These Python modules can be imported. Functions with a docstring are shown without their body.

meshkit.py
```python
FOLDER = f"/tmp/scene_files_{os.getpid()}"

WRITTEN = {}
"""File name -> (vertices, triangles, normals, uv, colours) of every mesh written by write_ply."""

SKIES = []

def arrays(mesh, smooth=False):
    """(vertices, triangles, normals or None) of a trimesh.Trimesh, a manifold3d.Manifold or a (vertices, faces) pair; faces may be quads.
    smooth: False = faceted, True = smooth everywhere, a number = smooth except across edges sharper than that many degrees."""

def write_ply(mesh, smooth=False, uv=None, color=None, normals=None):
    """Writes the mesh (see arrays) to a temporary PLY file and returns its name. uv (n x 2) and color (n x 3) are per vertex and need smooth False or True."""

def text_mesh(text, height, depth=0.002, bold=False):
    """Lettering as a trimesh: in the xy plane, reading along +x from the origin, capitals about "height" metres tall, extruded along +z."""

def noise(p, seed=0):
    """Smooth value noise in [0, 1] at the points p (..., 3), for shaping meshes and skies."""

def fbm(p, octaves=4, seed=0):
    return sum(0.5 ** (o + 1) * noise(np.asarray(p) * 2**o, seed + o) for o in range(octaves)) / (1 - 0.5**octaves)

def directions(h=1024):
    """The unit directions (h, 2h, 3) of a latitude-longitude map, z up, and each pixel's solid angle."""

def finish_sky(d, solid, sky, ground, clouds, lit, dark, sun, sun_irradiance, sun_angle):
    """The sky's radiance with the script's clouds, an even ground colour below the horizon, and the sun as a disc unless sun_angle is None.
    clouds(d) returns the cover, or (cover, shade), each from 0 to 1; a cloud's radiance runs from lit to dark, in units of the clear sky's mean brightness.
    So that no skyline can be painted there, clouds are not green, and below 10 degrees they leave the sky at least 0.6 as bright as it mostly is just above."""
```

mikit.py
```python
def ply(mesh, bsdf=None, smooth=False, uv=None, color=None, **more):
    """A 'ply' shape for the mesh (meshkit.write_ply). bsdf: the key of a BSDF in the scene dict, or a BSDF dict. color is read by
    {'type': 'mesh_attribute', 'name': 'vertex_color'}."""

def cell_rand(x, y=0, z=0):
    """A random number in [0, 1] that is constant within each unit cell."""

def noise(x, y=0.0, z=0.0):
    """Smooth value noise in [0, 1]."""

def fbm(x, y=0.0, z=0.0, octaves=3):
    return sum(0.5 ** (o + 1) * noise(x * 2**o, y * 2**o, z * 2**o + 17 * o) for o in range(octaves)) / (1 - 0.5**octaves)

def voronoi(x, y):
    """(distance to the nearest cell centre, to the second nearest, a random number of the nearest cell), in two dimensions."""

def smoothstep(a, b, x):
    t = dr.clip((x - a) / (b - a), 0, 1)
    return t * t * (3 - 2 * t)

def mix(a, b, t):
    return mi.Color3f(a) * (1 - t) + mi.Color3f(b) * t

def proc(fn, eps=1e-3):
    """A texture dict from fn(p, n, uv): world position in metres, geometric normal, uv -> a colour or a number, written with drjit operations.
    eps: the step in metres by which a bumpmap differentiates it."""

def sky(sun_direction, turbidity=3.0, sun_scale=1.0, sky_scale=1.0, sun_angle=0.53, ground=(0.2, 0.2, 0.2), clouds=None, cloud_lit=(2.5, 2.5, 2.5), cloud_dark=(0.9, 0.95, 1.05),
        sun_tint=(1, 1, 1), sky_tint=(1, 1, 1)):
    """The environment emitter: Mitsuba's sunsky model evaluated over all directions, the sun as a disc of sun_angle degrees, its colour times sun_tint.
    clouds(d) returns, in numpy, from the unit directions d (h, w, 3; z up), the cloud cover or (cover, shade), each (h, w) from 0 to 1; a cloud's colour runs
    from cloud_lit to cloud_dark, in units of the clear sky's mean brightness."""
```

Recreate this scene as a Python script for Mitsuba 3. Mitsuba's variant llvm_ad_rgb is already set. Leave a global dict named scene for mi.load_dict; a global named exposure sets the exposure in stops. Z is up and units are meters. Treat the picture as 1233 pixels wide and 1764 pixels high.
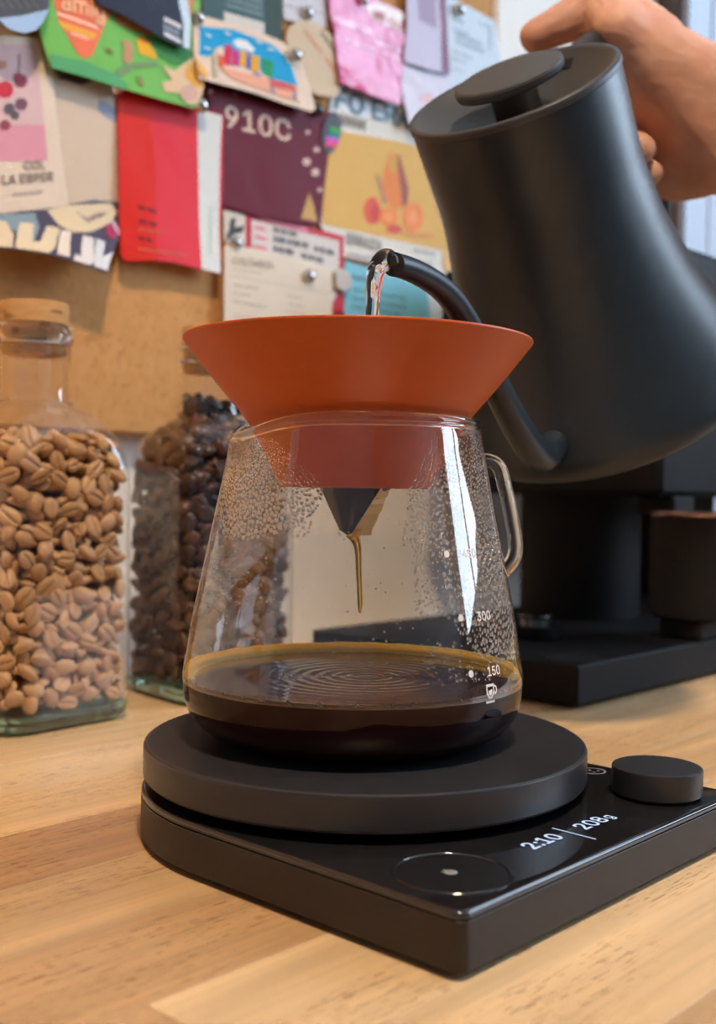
import math, random, numpy as np, trimesh, mitsuba as mi, drjit as dr, mikit, meshkit
import manifold3d as m3, shapely
from shapely.geometry import Polygon
from scipy.interpolate import PchipInterpolator
from mikit import noise, fbm, smoothstep, mix, cell_rand
T = mi.ScalarTransform4f
random.seed(7); np.random.seed(7)
scene, labels = {}, {}

# ------------------------------------------------------------------ camera, light, exposure
EYE = np.array([0.0, 0.0, 0.1081])
PITCH, ROLL = 0.0218, 0.0152
scene['camera'] = {'type': 'thinlens', 'fov': 35.40, 'fov_axis': 'x', 'aperture_radius': 0.0016, 'focus_distance': 0.335, 'near_clip': 0.02, 'far_clip': 50.0,
    'to_world': T().look_at(origin=EYE.tolist(), target=[0, math.cos(PITCH), EYE[2] - math.sin(PITCH)], up=[-ROLL, math.sin(PITCH), math.cos(PITCH)])}
exposure = 0.28
WINDOW_LIGHT = (5.6, 7.1, 8.9)       # daylight behind the panes of the window at the far right of the room
LAMP_LIGHT = (400.0, 312.0, 216.0)     # the warm globe of the pendant lamp over the worktop
DISPLAY_LIGHT = (0.55, 0.68, 0.95)   # digits of the scale's display

# ------------------------------------------------------------------ helpers
ANG = math.radians(47)
W = np.array([math.cos(ANG), math.sin(ANG), 0.0])      # along the wall
N = np.array([math.sin(ANG), -math.cos(ANG), 0.0])     # out of the wall
def kp(s, q, z):                                       # kitchen frame: s along the wall, q out from it
    s, q, z = np.broadcast_arrays(np.asarray(s, float), np.asarray(q, float), np.asarray(z, float))
    return s[..., None] * W + q[..., None] * N + z[..., None] * np.array([0, 0, 1.0])
def K(mesh):                                           # mesh built with x = s, y = -q
    m = mesh.copy(); v = np.asarray(m.vertices); m.vertices = kp(v[:, 0], -v[:, 1], v[:, 2]); return m
used = {}
def fresh(name):
    k = used.get(name, 0); used[name] = k + 1
    return name if k == 0 else f'{name}_{k:03d}'
def put(name, mesh, mat, parent=None, smooth=30, **more):
    key = fresh((parent + '__' if parent else '') + name)
    d = mikit.ply(mesh, mat, smooth, **more) if not isinstance(mesh, dict) else {**mesh, **more}
    scene[key] = d
    return key
def lab(key, label=None, cat=None, group=None, kind=None):
    d = labels.setdefault(key, {})
    for k, v in (('label', label), ('category', cat), ('group', group), ('kind', kind)):
        if v: d[k] = v
    return key
def thing(name, label, cat, group=None):
    return lab(fresh(name), label, cat, group)
def tm(v, f): return trimesh.Trimesh(np.asarray(v, float), np.asarray(f, int), process=False)
def cat(ms): return trimesh.util.concatenate(ms)
def fromman(m):
    q = m.to_mesh(); return tm(q.vert_properties[:, :3], q.tri_verts)
def lathe(prof, n=96, fn=None):
    """Surface of revolution about z of a list of (r, z), bottom to top outside gives outward normals; fn moves the vertices."""
    prof = np.array(prof, float); prof[prof[:, 0] <= .00061, 0] = 0; a = np.arange(n) * 2 * np.pi / n
    v = np.stack([prof[:, None, 0] * np.cos(a), prof[:, None, 0] * np.sin(a), np.broadcast_to(prof[:, None, 1], (len(prof), n))], -1).reshape(-1, 3)
    i, j = np.meshgrid(np.arange(len(prof) - 1), np.arange(n), indexing='ij'); k = (j + 1) % n
    q = np.stack([i * n + j, i * n + k, (i + 1) * n + k, (i + 1) * n + j], -1).reshape(-1, 4)
    f = np.vstack([q[:, [0, 1, 2]], q[:, [0, 2, 3]]])
    if fn is not None: v = fn(v)
    m = tm(v, f); m.merge_vertices(); m.update_faces(m.nondegenerate_faces()); return m
def tube(pts, rad, n=20, caps=True, flat=1.0, up=(0, 0, 1)):
    p = np.asarray(pts, float); rad = np.broadcast_to(np.asarray(rad, float), (len(p),))
    t = np.gradient(p, axis=0); t /= np.linalg.norm(t, axis=1, keepdims=True)
    a = np.cross(t, np.asarray(up, float)); bad = np.linalg.norm(a, axis=1) < 1e-3
    a[bad] = np.cross(t[bad], [1.0, 0.1, 0]); a /= np.linalg.norm(a, axis=1, keepdims=True)
    for i in range(1, len(a)):
        if a[i] @ a[i - 1] < 0: a[i] *= -1
    b = np.cross(t, a); g = np.arange(n) * 2 * np.pi / n
    v = p[:, None] + rad[:, None, None] * (np.cos(g)[None, :, None] * a[:, None] + flat * np.sin(g)[None, :, None] * b[:, None])
    i, j = np.meshgrid(np.arange(len(p) - 1), np.arange(n), indexing='ij'); k = (j + 1) % n
    q = np.stack([i * n + j, i * n + k, (i + 1) * n + k, (i + 1) * n + j], -1).reshape(-1, 4)
    f = [q[:, [0, 1, 2]], q[:, [0, 2, 3]]]; v = v.reshape(-1, 3)
    if caps:
        v = np.vstack([v, p[:1], p[-1:]]); c0, c1 = len(v) - 2, len(v) - 1; j = np.arange(n); k = (j + 1) % n; o = (len(p) - 1) * n
        f += [np.stack([k, j, 0 * j + c0], 1), np.stack([o + j, o + k, 0 * j + c1], 1)]
    m = tm(v, np.vstack(f)); m.fix_normals(); return m
def spline(pts, n):
    p = np.asarray(pts, float); s = np.r_[0, np.cumsum(np.linalg.norm(np.diff(p, axis=0), axis=1))]
    from scipy.interpolate import CubicSpline
    return CubicSpline(s / s[-1], p)(np.linspace(0, 1, n))
def hull(points):
    return trimesh.convex.convex_hull(np.asarray(points, float))
def cbox(x0, x1, y0, y1, z0, z1, c=.001):
    """A box with chamfered edges."""
    pts = []
    for sx, x in ((1, x0), (-1, x1)):
        for sy, y in ((1, y0), (-1, y1)):
            for sz, z in ((1, z0), (-1, z1)):
                pts += [(x + sx * c, y + sy * c, z), (x + sx * c, y, z + sz * c), (x, y + sy * c, z + sz * c)]
    return hull(pts)
def box(x0, x1, y0, y1, z0, z1):
    m = trimesh.creation.box([x1 - x0, y1 - y0, z1 - z0]); m.apply_translation([(x0 + x1) / 2, (y0 + y1) / 2, (z0 + z1) / 2]); return m
def prism(poly, z0, z1, c=0.0, steps=3):
    """An upright prism of a shapely polygon, its upper edge rounded by c."""
    ring = lambda p: np.asarray(p.exterior.coords)[:-1]
    levels = [(0.0, z0), (0.0, z1 - c)] + [(c * (1 - math.cos(i / steps * math.pi / 2)), z1 - c + c * math.sin(i / steps * math.pi / 2)) for i in range(1, steps + 1)] if c else [(0, z0), (0, z1)]
    base = shapely.segmentize(poly, .004); r0 = ring(base); r0 = r0[np.linalg.norm(r0 - np.roll(r0, 1, 0), axis=1) > 1e-7]; ctr = np.array(poly.centroid.coords[0]); n = len(r0)
    d = np.roll(r0, -1, 0) - np.roll(r0, 1, 0); nn = np.stack([d[:, 1], -d[:, 0]], 1); nn /= np.linalg.norm(nn, axis=1, keepdims=True)
    if not poly.exterior.is_ccw: nn = -nn
    v = np.vstack([np.c_[r0 - nn * o, np.full(n, z)] for o, z in levels]); f = []
    for l in range(len(levels) - 1):
        j = np.arange(n); k = (j + 1) % n
        f += [np.stack([l * n + j, l * n + k, (l + 1) * n + k], 1), np.stack([l * n + j, (l + 1) * n + k, (l + 1) * n + j], 1)]
    vt, ft = trimesh.creation.triangulate_polygon(Polygon(r0), engine='earcut')
    o = (len(levels) - 1) * n; ft = np.array([np.argmin(((r0 - p) ** 2).sum(1)) for p in vt])[ft]; f += [ft[:, ::-1], ft + o]
    m = tm(v, np.vstack(f)); m.fix_normals(); return m
def srgb(c):
    c = np.asarray(c, float) / 255; return np.where(c < .04045, c / 12.92, ((c + .055) / 1.055) ** 2.4).tolist()
def rgb(c): return {'type': 'rgb', 'value': list(c)}
def two(b): return {'type': 'twosided', 'bsdf': b}
def mat(name, color, rough=.5, spec=.5, **k):
    scene[name] = two({'type': 'principled', 'base_color': color if isinstance(color, dict) else rgb(color), 'roughness': rough, 'specular': spec, **k}); return name

# ------------------------------------------------------------------ materials
VC = {'type': 'mesh_attribute', 'name': 'vertex_color'}
mat('m_paper', VC, .6, .3); mat('m_foil', VC, .42, .07); mat('m_tape', VC, .25, .5)
mat('m_white_wall', (.86, .805, .73), .8, .2); mat('m_ceiling', (.62, .61, .59), .9, .2); mat('m_floor', (.16, .11, .075), .6, .3); mat('m_room_wall', (.24, .25, .27), .9, .2)
mat('m_door', (.56, .60, .68), .45, .4); mat('m_brown_trim', (.10, .055, .04), .5, .4); mat('m_pale_frame', (.7, .7, .7), .5, .4)
mat('m_black_satin', (.008, .008, .009), .42, .34); mat('m_machine', (.007, .007, .008), .55, .10); mat('m_kettle_lit_lid', (.030, .032, .038), .45, .36); mat('m_black_powder', (.014, .014, .017), .36, .34); mat('m_kettle', (.007, .013, .022), .38, .40)  # kettle lid and knob paler than the body: light on them put into colour
mat('m_scale_body', (.013, .010, .009), .45, .26); mat('m_rubber', (.012, .012, .012), .8, .2); mat('m_glass_black', (.004, .004, .005), .03, .5, clearcoat=1.0, clearcoat_gloss=.98)
mat('m_black_void', (.004, .004, .004), .7, .2)
mat('m_dripper', (.42, .070, .011), .40, .28); mat('m_steel', (.62, .62, .60), .14, .5, metallic=1.0); mat('m_dark_steel', (.12, .12, .12), .2, .5, metallic=1.0)
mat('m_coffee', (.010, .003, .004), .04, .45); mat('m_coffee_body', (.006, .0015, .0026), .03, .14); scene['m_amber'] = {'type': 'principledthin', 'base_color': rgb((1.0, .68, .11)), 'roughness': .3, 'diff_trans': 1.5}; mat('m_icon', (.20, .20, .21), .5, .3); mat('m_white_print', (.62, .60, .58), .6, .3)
mat('m_wet_filter', (.035, .022, .016), .3, .4); mat('m_filter_fold', (.62, .43, .17), .35, .4); mat('m_copper_edge', (.45, .26, .2), .3, .5, metallic=1.0)
scene['m_glass'] = {'type': 'dielectric', 'int_ior': 1.47, 'ext_ior': 1.0}
scene['m_sheet'] = {'type': 'thindielectric', 'int_ior': 1.5, 'ext_ior': 1.0}
scene['m_jar_sheet'] = {'type': 'thindielectric', 'int_ior': 1.38, 'ext_ior': 1.0}
scene['m_green_glass'] = {'type': 'dielectric', 'int_ior': 1.5, 'ext_ior': 1.0, 'specular_transmittance': rgb((.55, .74, .62))}
scene['m_water'] = {'type': 'dielectric', 'int_ior': 1.333, 'ext_ior': 1.0}
scene['m_coffee_stream'] = {'type': 'dielectric', 'int_ior': 1.333, 'ext_ior': 1.0, 'specular_transmittance': rgb((1.0, .80, .30))}
def wood(p, n, uv):
    # uv: x = tone of the plank, y = a number of its own
    s = p.x * float(W[0]) + p.y * float(W[1]); q = p.x * float(N[0]) + p.y * float(N[1]); o = uv.y * 37.0
    g1 = fbm(s * 9 + o, q * 130 + o, 0, 3); g2 = noise(s * 26 + o, q * 700, p.z * 300); g3 = noise(s * 3 + o, q * 42 + o * 2)
    fl = smoothstep(.68, .84, noise(s * 230 + o, q * 2500, 3.0)) * smoothstep(.30, .6, noise(s * 14, q * 60 + o, 9.0))
    t = uv.x
    base = mix((.49, .325, .168), (.305, .165, .078), smoothstep(.0, 1.0, t))
    pale = mix(base, (.55, .405, .25), dr.clip(-t, 0, 1))
    c = pale * (0.70 + .40 * g1 + .16 * g3 + .14 * g2)
    return mix(c, c * mi.Color3f(.58, .46, .38), fl * .7)
def wood_bump(p, n, uv):
    s = p.x * float(W[0]) + p.y * float(W[1]); q = p.x * float(N[0]) + p.y * float(N[1])
    return noise(s * 60 + uv.y * 9, q * 1500, 0) * 1.0
scene['m_wood'] = two({'type': 'bumpmap', 'arbitrary': {**mikit.proc(wood_bump, 1e-4)}, 'scale': .00002, 'bsdf': {'type': 'principled', 'base_color': mikit.proc(wood), 'roughness': .38, 'specular': .45}})
def cork(p, n, uv):
    s = p.x * float(W[0]) + p.y * float(W[1]); q = p.x * float(N[0]) + p.y * float(N[1])
    a = fbm(s * 260, p.z * 260, q * 260, 3); b = noise(s * 620, p.z * 620, q * 620); d = noise(s * 330 + 7, p.z * 330, 4.0)
    c = mix((.50, .235, .075), (.60, .315, .125), a)
    c = mix(c, c * mi.Color3f(.72, .62, .55), smoothstep(.74, .9, d) * .5)
    return mix(c, mi.Color3f(.66, .40, .19), smoothstep(.74, .9, b) * .6)
mat('m_cork', mikit.proc(cork), .85, .2)
def stopper(p, n, uv):
    a = fbm(p.x * 240, p.y * 240, p.z * 420, 3); d = noise(p.x * 170, p.y * 170, p.z * 330)
    return mix(mix((.48, .25, .10), (.60, .36, .16), a), (.22, .10, .04), smoothstep(.68, .82, d) * .8)
mat('m_stopper', mikit.proc(stopper), .85, .2)
def skin(p, n, uv):
    a = fbm(p.x * 60, p.y * 60, p.z * 60, 3); b = noise(p.x * 420, p.y * 420, p.z * 420)
    return mix((.50, .235, .155), (.60, .33, .235), smoothstep(.25, .75, a)) * (.95 + .08 * b)
def skin_lines(p, n, uv):      # fine creases that cross each other, and pores
    a = noise(p.x * 260 + 40 * fbm(p.x * 30, p.y * 30, p.z * 30), p.y * 90, p.z * 420); b = noise(p.x * 900, p.y * 900, p.z * 900)
    return .7 * smoothstep(.25, .6, a) + .3 * b
scene['m_skin'] = two({'type': 'bumpmap', 'arbitrary': mikit.proc(skin_lines, 2e-4), 'scale': .00011, 'bsdf': {'type': 'principled', 'base_color': mikit.proc(skin), 'roughness': .5, 'specular': .4, 'sheen': .3}})
mat('m_sleeve', (.10, .11, .14), .9, .2); mat('m_nail', (.70, .40, .30), .3, .5)
mat('m_bean', VC, .5, .4); mat('m_dark_bean', VC, .38, .5)

def tint(mesh_or_dict, color, smooth=30):
    """A ply dict with one colour for the whole mesh, read by the vertex-colour materials."""
    if smooth is True or smooth is False: v, f, n = meshkit.arrays(mesh_or_dict, False)
    else:
        g = trimesh.graph.smooth_shade(mesh_or_dict, angle=np.radians(smooth), facet_minarea=None); v, f = np.array(g.vertices), np.array(g.faces); smooth = True
    return mikit.ply((v, f), None, smooth, color=np.tile(np.asarray(color, float), (len(v), 1)))
PAPER_TONE = .86      # how much of the light white paper gives back
def putc(name, mesh, mat, color, parent=None, smooth=True):
    d = tint(mesh, np.array(srgb(color)) * PAPER_TONE, smooth); d['bsdf'] = {'type': 'ref', 'id': mat}
    return put(name, d, mat, parent)

# ------------------------------------------------------------------ the room
S0, S1, Q0, Q1, Z0, Z1 = -1.3, 1.85, -0.545, 2.3, -0.9, 1.6
def struct(name, mesh, m, parent=None, label=None):
    k = put(name, mesh, m, parent, False)
    if not parent: lab(k, label, None, None, 'structure')
    return k
struct('wall_back', K(box(S0, S1, .545, .645, Z0, Z1)), 'm_white_wall', None, 'white wall behind the cork board and the jars')
struct('wall_left', K(box(S0 - .1, S0, -Q1, .645, Z0, Z1)), 'm_room_wall', None, 'grey wall at the left end of the room')
struct('wall_front', K(box(S0 - .1, S1 + .1, -Q1 - .1, -Q1, Z0, Z1)), 'm_room_wall', None, 'grey wall behind the camera')
struct('floor', K(box(S0 - .1, S1 + .1, -Q1 - .1, .645, Z0 - .05, Z0)), 'm_floor', None, 'brown floor of the kitchen')
struct('ceiling', K(box(S0 - .1, S1 + .1, -Q1 - .1, .645, Z1, Z1 + .05)), 'm_ceiling', None, 'white ceiling')
# the right wall with its window
WQ0, WQ1, WZ0, WZ1 = .10, 1.95, .36, 1.56
for a, b, c, d in ((Q0 - .1, WQ0, Z0, Z1), (WQ1, Q1, Z0, Z1), (WQ0, WQ1, Z0, WZ0), (WQ0, WQ1, WZ1, Z1)):
    k = put('wall_right' if 'wall_right' not in scene else 'wall_segment', K(box(S1, S1 + .1, -b, -a, c, d)), 'm_room_wall', None if 'wall_right' not in scene else 'wall_right', False)
lab('wall_right', 'grey wall with the window', None, None, 'structure')
fr = [box(S1 + .02, S1 + .07, -WQ1, -WQ0, WZ0, WZ0 + .05), box(S1 + .02, S1 + .07, -WQ1, -WQ0, WZ1 - .05, WZ1), box(S1 + .02, S1 + .07, -WQ0 - .05, -WQ0, WZ0, WZ1), box(S1 + .02, S1 + .07, -WQ1, -WQ1 + .05, WZ0, WZ1), box(S1 + .02, S1 + .07, -1.105, -1.055, WZ0, WZ1)]
struct('window_1', K(cat(fr)), 'm_pale_frame', None, 'white framed window letting in daylight')
for a, b in ((WQ0 + .05, 1.055), (1.105, WQ1 - .05)):
    m = tm(kp([S1 + .045] * 4, [a, b, b, a], [WZ0 + .05, WZ0 + .05, WZ1 - .05, WZ1 - .05]), [[0, 1, 2], [0, 2, 3]])
    if m.face_normals[0] @ W > 0: m.invert()
    put('pane', m, 'm_pale_frame', 'window_1', False, emitter={'type': 'area', 'radiance': rgb(WINDOW_LIGHT)})
# tall door at the far right of the wall, with its brown edge
struct('door_1', K(cat([cbox(1.0185, 1.083, .528, .546, -.9, 1.15, .002), cbox(1.0855, 1.60, .528, .546, -.9, 1.15, .002)])), 'm_door', None, 'pale blue grey door at the right behind the hand')
struct('trim_1', K(cbox(1.000, 1.017, .518, .546, -.9, 1.17, .002)), 'm_brown_trim', None, 'narrow dark brown door trim behind the hand')
# the worktop, plank by plank
thing('worktop', None, None); lab('worktop', 'butcher block worktop of oiled wooden planks', None, None, 'structure')
PW = .0405
joints = {0: [-.62, -.21, .14, .52, .93], 1: [-.8, -.33, .36, .80], 2: [-.5, -.04, .43, .9], 3: [-.7, -.2, .31, .77], -1: [-.45, -.12, .46, .88], -2: [-.7, -.25, .33, .71], 4: [-.6, -.1, .37, .84], 5: [-.4, .02, .58], 6: [-.7, -.3, .44, .9]}
tones = {(0, 2): .60, (0, 3): -.25, (0, 4): -.2, (1, 2): .62, (1, 3): .3, (2, 2): .42, (2, 3): .2, (3, 2): .85, (3, 3): .2, (4, 2): .10, (4, 3): -.3, (5, 2): -.45, (5, 3): -.4, (-1, 2): -.2, (-1, 3): .0, (-2, 2): .38, (-2, 3): .3}
rng = np.random.default_rng(3)
for j in range(-6, 10):
    q1 = -.1478 - PW * j; q0 = q1 - PW
    if q0 < -.545: q0 = -.545
    js = joints.get(j) or [rng.uniform(-.8, -.4), rng.uniform(-.25, .1), rng.uniform(.35, .6), rng.uniform(.8, 1.1)]
    ends = [-1.29] + list(js) + [1.84]
    for i, (a, b) in enumerate(zip(ends[:-1], ends[1:])):
        if q1 - q0 < .004: continue
        t = tones.get((j, i), rng.uniform(-.5, .7))
        m = K(cbox(a + .00005, b - .00005, -q1 + .00005, -q0 - .00005, -.032, 0, .0001)); g = np.array(m.vertices)
        put('plank', mikit.ply((g, m.faces), 'm_wood', False, uv=np.tile([t, rng.uniform()], (len(g), 1))), 'm_wood', 'worktop')
# cork board
BQ = -.53
def bq(s, z, off): return kp(s, BQ + np.asarray(off), z)
k = put('cork_board', K(cbox(-.6, .712, .530, .5449, .1372, .74, .001)), 'm_cork', None, 20)
lab(k, 'cork pinboard on the white wall, covered with coffee bags and cards', 'pinboard')
put('frame_strip', K(cbox(.7122, .722, .5296, .5449, .1372, .74, .001)), mat('m_frame_wood', (.50, .25, .09), .5, .4), k)


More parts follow.
